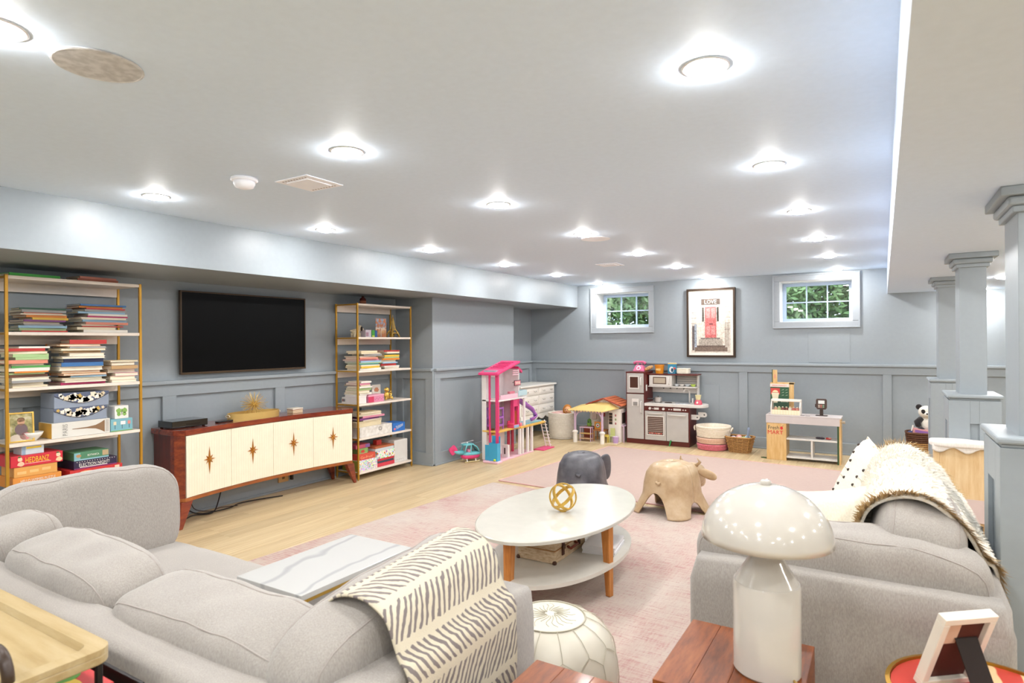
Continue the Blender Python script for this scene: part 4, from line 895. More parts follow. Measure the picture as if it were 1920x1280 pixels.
# knot of brass rings
t = thing('ring_sculpture', 'brass sculpture of interlocking rings on the oval coffee table', 'sculpture', (-1.70, 3.39, .4505)); kc = Vector((-1.70, 3.39, .4505+.089))
for k, (rx_, rz_, rr_) in enumerate(((1.45, .3, .082), (.75, -.75, .084), (1.0, 1.5, .08))):
    R_ = Matrix.Translation(kc) @ Matrix.Rotation(rz_, 4, 'Z') @ Matrix.Rotation(rx_, 4, 'X')
    MB(R_).lathe([(rr_-.004, -.009), (rr_+.004, -.009), (rr_+.004, .009), (rr_-.004, .009)], (0, 0, 0), 44, True).build('ring', GOLD, t, auto=.6)
MB().lathe([(0, 0), (.02, 0), (.02, .006), (0, .006)], (-1.70, 3.39, .4505), 14).build('foot', GOLD, t)
# small trunk and papers on the lower shelf
bk = NT('birch_bark'); nz = bk.noise(bk.map((2, 2, 8)), 12, 5, .7); bk.col(bk.ramp(nz, (.3, '#b08f6a'), (.5, '#cdb594'), (.7, '#dfcfb4'))); bk.set(Roughness=.7)
sx_, sy_, rz_ = -1.757, 3.355, math.radians(90); Mx = Matrix.Translation((sx_, sy_, .2075)) @ Matrix.Rotation(rz_, 4, 'Z')
t = thing('suitcase', 'small vintage cream suitcase with leather straps under the coffee table top', 'suitcase', (sx_, sy_, .2075), rz_)
MB(Mx).box(-.21, .21, -.125, .125, 0, .075).build('lower_case', bk.m, t, bevel=.006); ld = MB(Mx).box(-.212, .212, -.127, .127, .078, .135).build('lid', bk.m, t, bevel=.006)
MB(Mx).box(-.213, .213, -.128, .128, .074, .079).build('lid_band', M('#a8743f', .5), t)
for x in (-.11, .11): MB(Mx).box(x-.014, x+.014, -.133, -.125, .03, .12).build('strap', M('#4a2416', .5), t, bevel=.002); MB(Mx).box(x-.018, x+.018, -.137, -.133, .065, .09).build('buckle', M('#5a3a20', .35, .6), t)
MB(Mx).tube([(-.05, -.128, .065), (-.05, -.15, .055), (.05, -.15, .055), (.05, -.128, .065)], .008, 8).build('handle', M('#7a3018', .45), t, smooth=True)
for x in (-.206, .206):
    for y in (-.121, .121): MB(Mx).ell((x, y, .008), (.014, .014, .014), 8, 6).build('corner_cap', M('#4a2a18', .5), t)
t = thing('paper_stack', 'stack of white papers beside the suitcase on the lower table shelf', 'papers', (-1.5, 3.55, .2075))
for k in range(6): MB().bx((-1.505+.003*(k % 3), 3.56-.002*k, .212+.009*k), (.2, .27, .008), rz=.15+.02*(k % 2)).build('sheet_bundle', M('#e6e6e8', .7), t)

# ---------------------------------------------------------------- leather pouf
t = thing('leather_pouf', 'round white stitched leather pouf in front of the left sofa arm', 'pouf', (-1.17, 2.21, .0095)); pc = (-1.17, 2.21, .0095); PL = M('#d2ccbc', .38)
prof = [(0, .004), (.17, .004), (.235, .03), (.268, .09), (.278, .17), (.268, .25), (.235, .315), (.19, .352), (.14, .372), (.07, .38), (0, .382)]
def pr_at(h): 
    for (r0, z0), (r1, z1) in zip(prof[1:], prof[2:]):
        if z0 <= h <= z1: return r0+(r1-r0)*(h-z0)/max(z1-z0, 1e-6)
    return .1
MB().lathe(prof, pc, 40).build('body', PL, t, smooth=True, sub=1)
ST = M('#b9b3a0', .6); NP = 14
def on_p(a, h, e=.002): r = pr_at(h)+e; return (pc[0]+r*math.cos(a), pc[1]+r*math.sin(a), pc[2]+h+e*.6)
MB().tube([on_p(2*PI*k/60, .371, .001) for k in range(60)], .003, 5, True).build('ring_seam', ST, t, smooth=True)
for k in range(NP):
    a = 2*PI*k/NP
    MB().tube([on_p(a, .371-(.371-.30)*j/6) for j in range(7)], .0016, 4).build('seam', ST, t)
    d = PI/NP; MB().tube([on_p(a, .30), on_p(a+d*.5, .285), on_p(a+d, .262), on_p(a+1.5*d, .285), on_p(a+2*d, .30)], .0016, 4).build('seam', ST, t)
    MB().tube([on_p(a+d, .262-.2*j/6) for j in range(7)], .0016, 4).build('seam', ST, t)
rr = random.Random(2)
for k in range(22):
    a = 2*PI*k/22; r0, r1 = rr.uniform(.015, .03), rr.uniform(.07, .115)
    zf = lambda r: pc[2]+.382-.006*(r/.14)**2+.0012
    MB().tube([(pc[0]+r*math.cos(a+.15*math.sin(r*60)), pc[1]+r*math.sin(a+.15*math.sin(r*60)), zf(r)-.008*(r/.14)**2) for r in [r0+(r1-r0)*j/5 for j in range(6)]], .0016, 4).build('embroidery', ST, t)

# ---------------------------------------------------------------- leather animal stools
def leather(name, a, b_, c):
    t = NT(name); nz = t.noise(t.co(), 7, 5, .6); n2 = t.noise(t.co(), 90, 3); t.col(t.ramp(nz, (.3, a), (.5, b_), (.7, c))); t.set(Roughness=.36); t.bump(n2, .15, .002); return t.m
PRF = [(0, .43), (.40, .425), (.66, .40), (.80, .34), (.86, .26), (.90, .15), (.95, .06), (1, 0)]
def prf_r(z):
    for (r0, z0), (r1, z1) in zip(PRF, PRF[1:]):
        if z1 <= z <= z0: return r0+(r1-r0)*(z0-z)/(z0-z1)
    return 1
def animal(loc, rz, sc, mats, label, kind):
    """leather stool: one bell-shaped hide (+y is the head) cut into four legs by arches"""
    t = thing('animal_footstool', label, 'footstool', loc, rz, 'leather animal footstools'); Mx = Matrix.Translation(loc) @ Matrix.Rotation(rz, 4, 'Z') @ Matrix.Scale(sc, 4)
    def hem(a):
        h = 0
        for c, hm, dl in ((0, .11, .34), (PI/2, .15, .44), (PI, .11, .34), (-PI/2, .19, .50), (1.5*PI, .19, .50), (2*PI, .11, .34)):
            d = abs(a-c)/dl
            if d < 1: h = max(h, hm*(1-d*d)**.5)
        return h
    def hide(a, z, e=0.0):
        ca, sa = math.cos(a), math.sin(a); q = (abs(ca)**3.2+abs(sa)**3.2)**(-1/3.2); r = prf_r(z)
        kk = .75+.25*min(1, r)      # rounder towards the ridge
        q = 1+(q-1)*min(1, r*r*1.1)
        leg = abs(math.sin(2*a))**2*max(0, .16-z)*.35
        return Vector(((.225+leg+e)*r*q*ca, (.27+leg*.6+e)*r*q*sa, z+e*.5+.018*math.sin(a)*(1-r)*0))
    def f(u, v):
        a = 2*PI*u; h = hem(a); k = v**.8; s_ = k
        # walk down the profile from the ridge to the hem
        zs = [p[1] for p in PRF]; idx = s_*(len(PRF)-1); i = min(int(idx), len(PRF)-2); z = PRF[i][1]+(PRF[i+1][1]-PRF[i][1])*(idx-i)
        z = .43-(.43-z)*(.43-h)/.43
        return Mx @ hide(a, z)
    b = MB(); b.sheet(f, 96, 26, .012*sc); b.uv = None; b.build('hide', mats[0], t, smooth=True)
    m = lambda: MB(Mx)
    m().cushion((0, .34, .275), (.19, .24, .20), 2.6, 10, rx=-.25).build('head', mats[0], t, smooth=True)
    m().cushion((0, .43, .20), (.12, .12, .12), 2.4, 8).build('muzzle', mats[0], t, smooth=True)
    for sx in (-1, 1):
        if kind == 'elephant': m().cushion((sx*.17, .22, .27), (.035, .20, .24), 2.8, 8, rz=-sx*.35).build('ear', mats[0], t, smooth=True)
        else:
            m().cushion((sx*.17, .30, .30), (.17, .035, .08), 2.4, 8, rz=sx*.2, ry=sx*.30).build('ear', mats[0], t, smooth=True)
            m().tube([(sx*.055, .30, .36), (sx*.10, .29, .40), (sx*.085, .27, .435)], [.018, .013, .004], 8).build('horn', mats[0], t, smooth=True)
    z0 = .27; c = hide(-PI/2, z0, .006)
    m().tube([c+Vector((0, .004, .02)), c+Vector((.012, -.012, .012)), c+Vector((.035, -.016, .002)), c+Vector((.045, -.012, .018))], [.008, .014, .016, .006], 8).build('tail', mats[0], t, smooth=True)
    m().tube([hide(-PI/2, z, .0015) for z in (.195, .24, .28, .33, .37, .40, .415, .424, .4285)]+[hide(PI/2, z, .0015) for z in (.424, .40, .36)], .003, 5).build('back_seam', mats[1], t, smooth=True)
    for a0, a1 in ((-PI/2, -.05), (-PI/2, -PI+.05)): m().tube([hide(a0+(a1-a0)*k/12, .235+.02*math.sin(k/12*PI)+.01*k/12, .0015) for k in range(13)], .0025, 5).build('leg_seam', mats[1], t, smooth=True)
    if kind == 'elephant':
        m().tube([(0, .46, .22), (0, .54, .13), (0, .56, .06), (0, .60, .03)], [.05, .04, .03, .024], 10).build('trunk', mats[0], t, smooth=True)
        for sx in (-1, 1): m().tube([hide(-PI/2+sx*.75, z, .0015) for z in (.25, .3, .34, .38, .41, .42)], .004, 5).build('side_seam', mats[1], t, smooth=True)
    return t
TANL = leather('tan_leather', '#a98d6a', '#bda280', '#cab494'); GRYL = leather('charcoal_leather', '#3f3e44', '#55545a', '#6d6c72')
animal((-1.595, 5.315, .0095), math.radians(-17), 1.0, (TANL, M('#94714a', .6)), 'tan leather bull footstool standing on the pink rug', 'bull')
animal((-2.42, 5.22, .0095), math.radians(12), 1.04, (GRYL, M('#28272b', .6)), 'charcoal leather elephant footstool partly hidden behind the coffee table', 'elephant')

# ---------------------------------------------------------------- end tables, lamp
CH = wood('cherry_block', '#4f220b', '#7d3f16', '#985624', (9, 1.4, 9), .42, .1, 3)
def end_table(x0, x1, y0, y1, zt, label):
    t = thing('end_table', label, 'end table', ((x0+x1)/2, (y0+y1)/2, 0), group='square cherry wood end tables'); n = 4
    for k in range(n): a = x0+(x1-x0)*k/n; box('top_board', CH, (a+.0004, x0+(x1-x0)*(k+1)/n-.0004, y0, y1, zt-.045, zt), t, bevel=.0015)
    for x in (x0, x1-.04): box('side_panel', CH, (x, x+.04, y0, y1, 0, zt-.045), t, bevel=.002)
    box('lower_shelf', CH, (x0+.04, x1-.04, y0+.02, y1-.02, .16, .19), t)
end_table(-.585, -.195, 1.74, 2.19, .51, 'cherry wood end table carrying the white mushroom lamp'); end_table(-.93, -.54, 1.22, 1.665, .51, 'cherry wood end table at the bottom edge beside the left sofa arm')
LW = M('#c6c1b8', .12, 0, .6); t = thing('table_lamp', 'glossy white mushroom-shaped table lamp on the cherry end table', 'lamp', (-.305, 1.965, .5105)); lc = (-.305, 1.965, .5105)
MB().lathe([(0, 0), (.09, 0), (.095, .006), (.095, .262), (.092, .268), (0, .268)], lc, 44).build('base_cylinder', LW, t, auto=.6)
MB().lathe([(.092, .266), (.05, .335), (.042, .35), (.042, .40), (0, .40)], lc, 44).build('cone_neck', LW, t, auto=.5)
dome = [(.186*math.cos(a), .395+.162*math.sin(a)) for a in [PI/2*k/14 for k in range(15)]]; inn = [(.179*math.cos(a), .395+.155*math.sin(a)) for a in [PI/2*k/14 for k in range(14, -1, -1)]]
MB().lathe(dome[:-1]+[(.0005, .557)]+[(.0005, .55)]+inn[1:], lc, 56, True).build('dome_shade', LW, t, smooth=True)
MB().lathe([(0, .553), (.016, .555), (.016, .566), (.012, .57), (0, .571)], lc, 18).build('finial', LW, t, smooth=True)
MB().tube([(lc[0]+.08, lc[1]-.05, .522), (lc[0]+.11, lc[1]-.08, .516), (lc[0]+.115, lc[1]-.16, .516), (lc[0]+.118, lc[1]-.235, .514), (lc[0]+.12, lc[1]-.25, .45), (lc[0]+.12, lc[1]-.25, .02)], .004, 6).build('cord', M('#c9a55a', .5), t, smooth=True)
# round table with frame
t = thing('round_side_table', 'round side table with gold rim and red floral top', 'side table', (.25, 2.13, 0)); rc = (.25, 2.13, 0)
fl2 = NT('red_floral'); v = fl2.map((1, 1, 1)); vz = fl2.n('ShaderNodeTexVoronoi'); vz.inputs['Scale'].default_value = 14; fl2.l(v, vz.inputs[0]); n0 = fl2.noise(v, 12, 3); wv = fl2.n('ShaderNodeTexWave'); wv.inputs['Scale'].default_value = 3; wv.inputs['Distortion'].default_value = 12; fl2.l(v, wv.inputs[0])
c = fl2.mix(fl2.ramp(vz.outputs[0], (.16, '#ffffff'), (.22, '#000000')), '#b93a30', '#9db08a'); c = fl2.mix(fl2.ramp(wv.outputs[1], (.86, '#000000'), (.92, '#ffffff')), c, '#d9b78a'); fl2.col(c); fl2.set(Roughness=.3)
MB().lathe([(0, .48), (.238, .48), (.238, .494), (0, .494)], rc, 48).build('patterned_top', fl2.m, t, auto=.5)
MB().lathe([(.238, .474), (.25, .474), (.252, .5), (.24, .502)], rc, 48, True).build('gold_rim', M('#a8802c', .35, .8), t, auto=.5)
for k in range(3): a = k*2.1+.4; MB().cyl((rc[0]+.18*math.cos(a), rc[1]+.18*math.sin(a), .48), (rc[0]+.2*math.cos(a), rc[1]+.2*math.sin(a), 0), .012, .009, 10).build('leg', M('#a8802c', .35, .8), t)
Mx = Matrix.Translation((.14, 2.183, .499)) @ Matrix.Rotation(math.radians(39.7), 4, 'Z') @ Matrix.Rotation(math.radians(21.4), 4, 'X')
t = thing('picture_frame', 'white picture frame seen from behind with its dark easel', 'picture frame', (.14, 2.183, .499)); FW = M('#e9e3d6', .35)
for q in ((-.083, .083, .23, .251), (-.083, .083, 0, .021), (-.083, -.063, .021, .23), (.063, .083, .021, .23)): MB(Mx).box(q[0], q[1], -.016, .014, q[2], q[3]).build('frame_bar', FW, t, bevel=.002)
MB(Mx).box(-.063, .063, -.002, .004, .021, .23).build('backing', M('#4a1a10', .6), t); MB(Mx).box(-.06, -.012, -.0035, -.002, .15, .222).build('sticker', M('#d9b9a0', .6), t)
MB(Mx).add([(-.02, -.004, .17), (.05, -.004, .17), (.055, -.125, .05), (-.015, -.125, .05), (-.02, -.008, .17), (.05, -.008, .17), (.055, -.129, .05), (-.015, -.129, .05)], [(0, 1, 2, 3), (7, 6, 5, 4), (0, 4, 5, 1), (1, 5, 6, 2), (2, 6, 7, 3), (3, 7, 4, 0)]).build('easel', M('#1e120d', .7), t)

# ---------------------------------------------------------------- serving cart at the lower left
BIR = wood('pale_birch', '#a58d60', '#b39d72', '#bca982', (1.2, 10, 10), .35, .15, 2.5); t = thing('serving_cart', 'black metal cart with a pale wood tray top behind the left sofa', 'cart', (-2.2, .5, 0))
def rrect(x0, x1, y0, y1, r, n=6):
    P = []
    for cx_, cy_, a0 in ((x1-r, y1-r, 0), (x0+r, y1-r, PI/2), (x0+r, y0+r, PI), (x1-r, y0+r, 1.5*PI)):
        for k in range(n+1): a = a0+PI/2*k/n; P.append((cx_+r*math.cos(a), cy_+r*math.sin(a)))
    return P
MB().prism(rrect(-2.75, -1.645, .33, .785, .04), .715, .738).build('tray_board', BIR, t, bevel=.004)
outer = rrect(-2.75, -1.645, .33, .785, .04); inner = rrect(-2.71, -1.685, .37, .745, .03); n = len(outer); b = MB()
b.add([(x, y, .738) for x, y in outer]+[(x, y, .752) for x, y in outer]+[(x, y, .752) for x, y in inner]+[(x, y, .7385) for x, y in rrect(-2.70, -1.695, .38, .735, .025)],
      [(k, (k+1) % n, n+(k+1) % n, n+k) for k in range(n)]+[(n+k, n+(k+1) % n, 2*n+(k+1) % n, 2*n+k) for k in range(n)]+[(2*n+k, 2*n+(k+1) % n, 3*n+(k+1) % n, 3*n+k) for k in range(n)])
b.build('tray_lip', BIR, t, smooth=False)
BM = M('#181413', .4, .3)
for x in (-2.70, -1.66):
    for y in (.36, .755): MB().cyl((x, y, .0), (x, y, .715), .009, n=10).build('post', BM, t)
for z in (.14, .59):
    box('tier', M('#4a3a2c', .5), (-2.75, -1.625, .34, .832, z, z+.012), t)
    for q in ((-2.76, -1.615, .832, .842), (-2.76, -1.615, .33, .34), (-2.76, -2.75, .34, .832), (-1.625, -1.615, .34, .832)): box('tier_rim', BM, (*q, z-.004, z+.05), t, bevel=.002)
MB().tube([(-1.775+.055*(1-math.cos(a)), .575, .75+.06*math.sin(a)) for a in [PI*k/12 for k in range(13)]], .0125, 10).build('handle', M('#3a2a20', .35), t, smooth=True)
rb = pbox('red_game_box', (-2.05, -1.70, .42, .81, .6025, .632), M('#c8383a', .4), 'red picture box on the middle tier of the serving cart', 'game box')
blob_ = MB().prism([(-1.84+.04*math.cos(k*PI/8), .755+.035*math.sin(k*PI/8)) for k in range(16)], .632, .6335).build('print', M('#5aa03c', .5), rb)
MB().box(-1.90, -1.86, .78, .80, .632, .6335).build('print', PWH, rb); MB().prism([(-1.78+.05*math.cos(k*PI/8), .735+.03*math.sin(k*PI/8)) for k in range(16)], .632, .6332).build('print', M('#e0c34a', .5), rb)
# ---------------------------------------------------------------- framed print on the back wall
AX0, AX1, AZ0, AZ1 = -2.468, -1.786, 1.262, 2.255
art = thing('framed_print', 'tall framed print of a red front door under a LOVE transom', 'framed print', ((AX0+AX1)/2, YB, AZ0)); FB = M('#3a2a1c', .35, .3)
for q in ((AX0, AX1, AZ1-.028, AZ1), (AX0, AX1, AZ0, AZ0+.028), (AX0, AX0+.028, AZ0+.028, AZ1-.028), (AX1-.028, AX1, AZ0+.028, AZ1-.028)): box('frame_bar', FB, (q[0], q[1], YB-.05, YB, q[2], q[3]), art, bevel=.002)
box('mat_board', M('#f6f0e6', .7), (AX0+.028, AX1-.028, YB-.03, YB-.012, AZ0+.028, AZ1-.028), art)
IX0, IX1, IZ0, IZ1 = AX0+.065, AX1-.065, AZ0+.065, AZ1-.065
st = NT('stone_front'); v = st.map((1, 1, 1)); n0 = st.noise(v, 30, 5, .7); st.col(st.ramp(n0, (.3, '#b5a593'), (.5, '#dcd3c6'), (.7, '#efe9df'))); st.set(Roughness=.5)
pic = box('print_sheet', st.m, (IX0, IX1, YB-.032, YB-.03, IZ0, IZ1), art)
def pa(u0, u1, v0, v1, c, k=1, n='print'):   # picture coordinates 0..1
    t_ = NT('ink_'+c.lstrip('#')) if c not in INK else INK[c]
    if c not in INK:
        nn = t_.noise(t_.co(), 55, 4, .7); h_ = c.lstrip('#'); dk = '#'+''.join('%02x' % max(0, int(int(h_[i:i+2], 16)*.72)) for i in (0, 2, 4)); lt = '#'+''.join('%02x' % min(255, int(int(h_[i:i+2], 16)*1.12)) for i in (0, 2, 4))
        t_.col(t_.ramp(nn, (.35, dk), (.55, c), (.7, lt))); t_.set(Roughness=.5); INK[c] = t_
    W_, H_ = IX1-IX0, IZ1-IZ0; y = YB-.032-.0008*k
    return box(n, t_.m, (IX0+u0*W_, IX0+u1*W_, y, y+.0008, IZ0+v0*H_, IZ0+v1*H_), pic)
INK = {}
pa(.0, 1, .91, 1, '#d5c6bc'); pa(.26, .74, .80, .90, '#5f5148'); pa(.30, .70, .775, .80, '#d9d0c4')
for u in (.28, .66): pa(u, u+.05, .52, .76, '#5a544e')
pa(.32, .355, .25, .77, '#ded3c6'); pa(.645, .68, .25, .77, '#ded3c6'); pa(.355, .645, .25, .765, '#d9706e')
for u in (.385, .515):
    for v0, v1 in ((.58, .74), (.30, .44)): pa(u, u+.10, v0, v1, '#e09490', 2)
pa(.46, .56, .47, .485, '#4a2a2a', 2)
for k, (v0, v1, c) in enumerate(((.225, .25, '#8d8279'), (.12, .225, '#b3a89b'), (.09, .12, '#6b5a50'), (.02, .09, '#7d6a5e'))): pa(.24-.05*k, .74+.06*k, v0, v1, c, 2)
for k in range(6): pa(.0, .13, .40+.09*k, .405+.09*k, '#8d8279'); pa(.87, 1, .40+.09*k, .405+.09*k, '#a89c8e')
for k in range(4): pa(.03+.03*k, .038+.03*k, .12, .48, '#5b6470', 3); pa(.86+.03*k, .868+.03*k, .10, .5, '#6a5346', 3)
pa(.02, .14, .36, .365, '#5b6470', 3); pa(.85, .98, .38, .385, '#6a5346', 3); pa(.08, .14, .05, .48, '#b9c4d2', 1); pa(.02, .08, .04, .45, '#7b6a64', 1)
lettering('LOVE', pic, M('#e6ded2', .6), ((IX0+IX1)/2, YB-.0345, IZ0+.85*(IZ1-IZ0)), (1, 0, 0), (0, 0, 1), .17, .055)

# ---------------------------------------------------------------- play kitchen
ESP = M('#5a1d16', .4); KG = M('#b9b5b0', .45); KW = M('#dedad4', .4)
YK, YKB = 8.62, 8.985; k_ = thing('play_kitchen', 'toy kitchen with dark brown frame and grey doors against back wall', 'play kitchen', (-2.8, 8.8, 0))
def kb(n, m_, x0, x1, y0, y1, z0, z1, par=None, bv=.003): return box(n, m_, (x0, x1, y0, y1, z0, z1), par or k_, bevel=bv)
kb('kickboard', ESP, -3.265, -2.335, YK, YKB, 0, .068)
for x in (-3.265, -2.993): kb('fridge_side', ESP, x, x+.015, YK, YKB, .068, 1.03)
kb('fridge_back', ESP, -3.25, -2.993, YKB-.012, YKB, .068, 1.03); kb('fridge_top', ESP, -3.268, -2.975, YK-.004, YKB, 1.03, 1.05); kb('fridge_rail', ESP, -3.25, -2.993, YK, YKB-.012, .725, .74)
dr = kb('freezer_door', KG, -3.249, -2.994, YK-.012, YK+.003, .742, 1.027)
for q in ((-3.215, -3.062, .975, .99), (-3.215, -3.062, .80, .815), (-3.215, -3.2, .815, .975), (-3.077, -3.062, .815, .975)): kb('window_frame', KW, q[0], q[1], YK-.02, YK-.012, q[2], q[3], dr)
kb('window_panel', M('#4a2a20', .3), -3.2, -3.077, YK-.0135, YK-.012, .815, .975, dr)
MB().tube([(-3.03, YK-.012, .97), (-3.03, YK-.035, .96), (-3.03, YK-.035, .86), (-3.03, YK-.012, .85)], .008, 8).build('handle', KW, dr, smooth=True)
dr = kb('fridge_door', KG, -3.249, -2.994, YK-.012, YK+.003, .07, .723)
MB().tube([(-3.03, YK-.012, .62), (-3.03, YK-.035, .61), (-3.03, YK-.035, .46), (-3.03, YK-.012, .45)], .008, 8).build('handle', KW, dr, smooth=True)
kb('dispenser', KW, -3.17, -3.065, YK-.02, YK-.012, .545, .655, dr); kb('dispenser_recess', M('#8f8c88', .5), -3.15, -3.085, YK-.022, YK-.02, .555, .61, dr)
kb('switch_plate', KW, -2.975, -2.972, YK+.03, YK+.09, .77, .86)
# oven block
kb('oven_side', ESP, -2.345, -2.33, YK, YKB, .068, .56); kb('oven_back', ESP, -2.978, -2.345, YKB-.012, YKB, .068, .56); kb('oven_floor', ESP, -2.978, -2.345, YK+.01, YKB-.012, .068, .085)
cp = kb('control_panel', ESP, -2.978, -2.345, YK-.004, YK+.01, .49, .56)
for x, r in ((-2.9, .019), (-2.7, .019)): MB().cyl((x, YK-.004, .525), (x, YK-.024, .525), r, r*.9, 14).build('knob', KW, cp)
for x in (-2.86, -2.855+.0, -2.62, -2.585, -2.42, -2.385): MB().cyl((x, YK-.004, .522), (x, YK-.012, .522), .009, n=10).build('button', KW, cp)
for x0, x1 in ((-2.84, -2.77), (-2.56, -2.45)): kb('display', KW, x0, x1, YK-.008, YK-.004, .51, .54, cp)
dr = kb('oven_door', KG, -2.976, -2.664, YK-.012, YK+.003, .07, .487)
for q in ((-2.95, -2.69, .405, .42), (-2.95, -2.69, .135, .15), (-2.95, -2.935, .15, .405), (-2.705, -2.69, .15, .405)): kb('window_frame', KW, q[0], q[1], YK-.018, YK-.012, q[2], q[3], dr)
kb('window_panel', M('#5b4238', .3), -2.935, -2.705, YK-.0135, YK-.012, .15, .405, dr)
for k in range(9): kb('rack_wire', M('#c9bfb4', .4), -2.93, -2.71, YK-.0165, YK-.0145, .17+.026*k, .175+.026*k, dr, 0)
for k in range(6): MB().ell((-2.9+.033*k, YK-.016, .168), (.013, .003, .011), 8, 6).build('play_food', M(('#c85a4a', '#d98a7a', '#b8433a')[k % 3], .5), dr)
MB().tube([(-2.93, YK-.012, .455), (-2.92, YK-.034, .455), (-2.72, YK-.034, .455), (-2.71, YK-.012, .455)], .008, 8).build('handle', KW, dr, smooth=True)
dr = kb('dishwasher_door', KG, -2.658, -2.347, YK-.012, YK+.003, .07, .487)
MB().tube([(-2.63, YK-.012, .445), (-2.62, YK-.034, .445), (-2.39, YK-.034, .445), (-2.38, YK-.012, .445)], .008, 8).build('handle', KW, dr, smooth=True)
MB().prism([(-2.978, YK-.03), (-2.26, YK-.03)]+[(-2.26+.15*math.sin(a), YK+.15-.18*math.cos(a)+.0) for a in [PI*k/12 for k in range(1, 12)]]+[(-2.26, YK+.33), (-2.978, YKB)], .56, .6).build('counter', M('#d9d5cf', .3), k_, bevel=.004)
for x in (-2.83, -2.68): MB().lathe([(0, 0), (.055, 0), (.055, .006), (.045, .009), (0, .009)], (x, 8.78, .6), 20).build('burner', M('#3a302c', .5), k_, auto=.6)
MB().lathe([(0, .001), (.085, .001), (.1, .008), (.105, .008), (.11, 0)], (-2.47, 8.78, .6), 28).build('sink', M('#c9ccd0', .2, .5), k_, smooth=True)
MB().tube([(-2.40, 8.88, .6), (-2.40, 8.88, .76), (-2.42, 8.86, .80), (-2.45, 8.82, .80), (-2.465, 8.80, .76)], .011, 8).build('faucet', KW, k_, smooth=True)
kb('faucet_handle', KW, -2.365, -2.345, 8.87, 8.89, .6, .67)
# upper unit
kb('upper_board', ESP, -2.978, -2.255, 8.74, YKB, 1.003, 1.02); kb('upper_post', KW, -2.30, -2.28, 8.9, YKB, .6, 1.003); kb('hook_strip', KW, -2.978, -2.30, YKB-.02, YKB, .735, .83)
for x in (-2.8, -2.7, -2.6, -2.5): MB().tube([(x, YKB-.02, .80), (x, YKB-.045, .80), (x, YKB-.045, .79)], .006, 6).build('hook', DARKM, k_)
kb('shelf_board', KW, -2.978, -2.28, 8.76, YKB, .825, .84)
mwv = kb('microwave', KW, -2.957, -2.62, 8.75, 8.96, .842, 1.0)
kb('microwave_window', M('#6b5a4e', .3), -2.90, -2.70, 8.747, 8.75, .87, .975, mwv); kb('microwave_glass', M('#b9ab98', .2), -2.885, -2.715, 8.745, 8.747, .885, .96, mwv)
MB().tube([(-2.66, 8.75, .97), (-2.66, 8.73, .96), (-2.66, 8.73, .88), (-2.66, 8.75, .87)], .007, 8).build('handle', KW, mwv, smooth=True)
for k in range(5): kb('slat', M('#d2ccc4', .5), -2.61, -2.30, YKB-.016, YKB-.004, .845+.032*k, .873+.032*k)
for s_, z in ((.0, .42), (.085, .455)):
    tg = MB().prism([(-2.33+s_+.0, z-.035)]+[(-2.245+s_+.035*math.sin(a), z-.035*math.cos(a)) for a in [PI*k/8 for k in range(9)]]+[(-2.33+s_, z+.035)], 8.70+.05*(s_ > 0), 8.712+.05*(s_ > 0), 'y').build('side_tag', KW, k_, bevel=.002)
    MB().cyl((-2.245+s_, 8.695+.05*(s_ > 0), z), (-2.245+s_, 8.70+.05*(s_ > 0), z), .009, n=10).build('tag_dot', BLACK, tg)
# cookware and toys
def pot(x, y, z, r, h, c, label):
    t = thing('toy_pot', label, 'toy pot', (x, y, z)); m_ = M(c, .25, .6)
    MB().lathe([(0, 0), (r, 0), (r*1.04, h), (r*.98, h), (r*.95, .005), (0, .005)], (x, y, z), 20).build('pan', m_, t, auto=.6); MB().lathe([(r*1.05, h), (r*.7, h+.014), (0, h+.018)], (x, y, z), 20).build('lid', m_, t, smooth=True)
    MB().ell((x, y, z+h+.024), (.01, .01, .008), 8, 6).build('knob', DARKM, t); MB().cyl((x-r, y-.01, z+h*.8), (x-r-.09, y-.05, z+h*.8), .008, n=8).build('handle', DARKM, t)
pot(-2.83, 8.775, .6105, .055, .055, '#c9c5c0', 'toy saucepan with lid on the play kitchen burner')
for k, c in enumerate(('#c9cdd0', '#d4d0ca', '#bfc4c8', '#b8cf5a')):
    t = thing('toy_bowl', ('first', 'second', 'third', 'lime green')[k]+(' small grey toy bowl from the microwave on the kitchen shelf' if k < 3 else ' toy bowl at the end of the kitchen shelf'), 'toy bowl', (-2.575+.08*k, 8.84, .8405))
    MB().lathe([(0, 0), (.02, 0), (.036, .03), (.033, .03), (.018, .005), (0, .005)], (-2.575+.08*k, 8.84, .8405), 16).build('bowl_shell', M(c, .35), t, smooth=True); MB().lathe([(.033, .028), (.038, .03), (.038, .033), (.033, .033)], (-2.575+.08*k, 8.84, .8405), 16, True).build('rim', M(c, .3), t)
t = thing('toy_telephone', 'pink toy rotary telephone on top of the play kitchen', 'toy telephone', (-3.12, 8.82, 1.0505)); PK = M('#d4688f', .35); x, y, z = -3.125, 8.82, 1.0505
MB().add([(x-.09, y-.07, z), (x+.09, y-.07, z), (x+.09, y+.07, z), (x-.09, y+.07, z), (x-.055, y-.02, z+.09), (x+.055, y-.02, z+.09), (x+.055, y+.05, z+.09), (x-.055, y+.05, z+.09)], [(3, 2, 1, 0), (4, 5, 6, 7), (0, 1, 5, 4), (1, 2, 6, 5), (2, 3, 7, 6), (3, 0, 4, 7)]).build('body', PK, t, bevel=.01)
MB().tube([(x-.09, y+.01, z+.115), (x-.05, y+.01, z+.14), (x+.05, y+.01, z+.14), (x+.09, y+.01, z+.115)], [.026, .016, .016, .026], 10).build('handset', PK, t, smooth=True)
for s_ in (-1, 1): MB().cyl((x+s_*.03, y+.01, z+.088), (x+s_*.03, y+.01, z+.125), .008, n=8).build('cradle', PK, t)
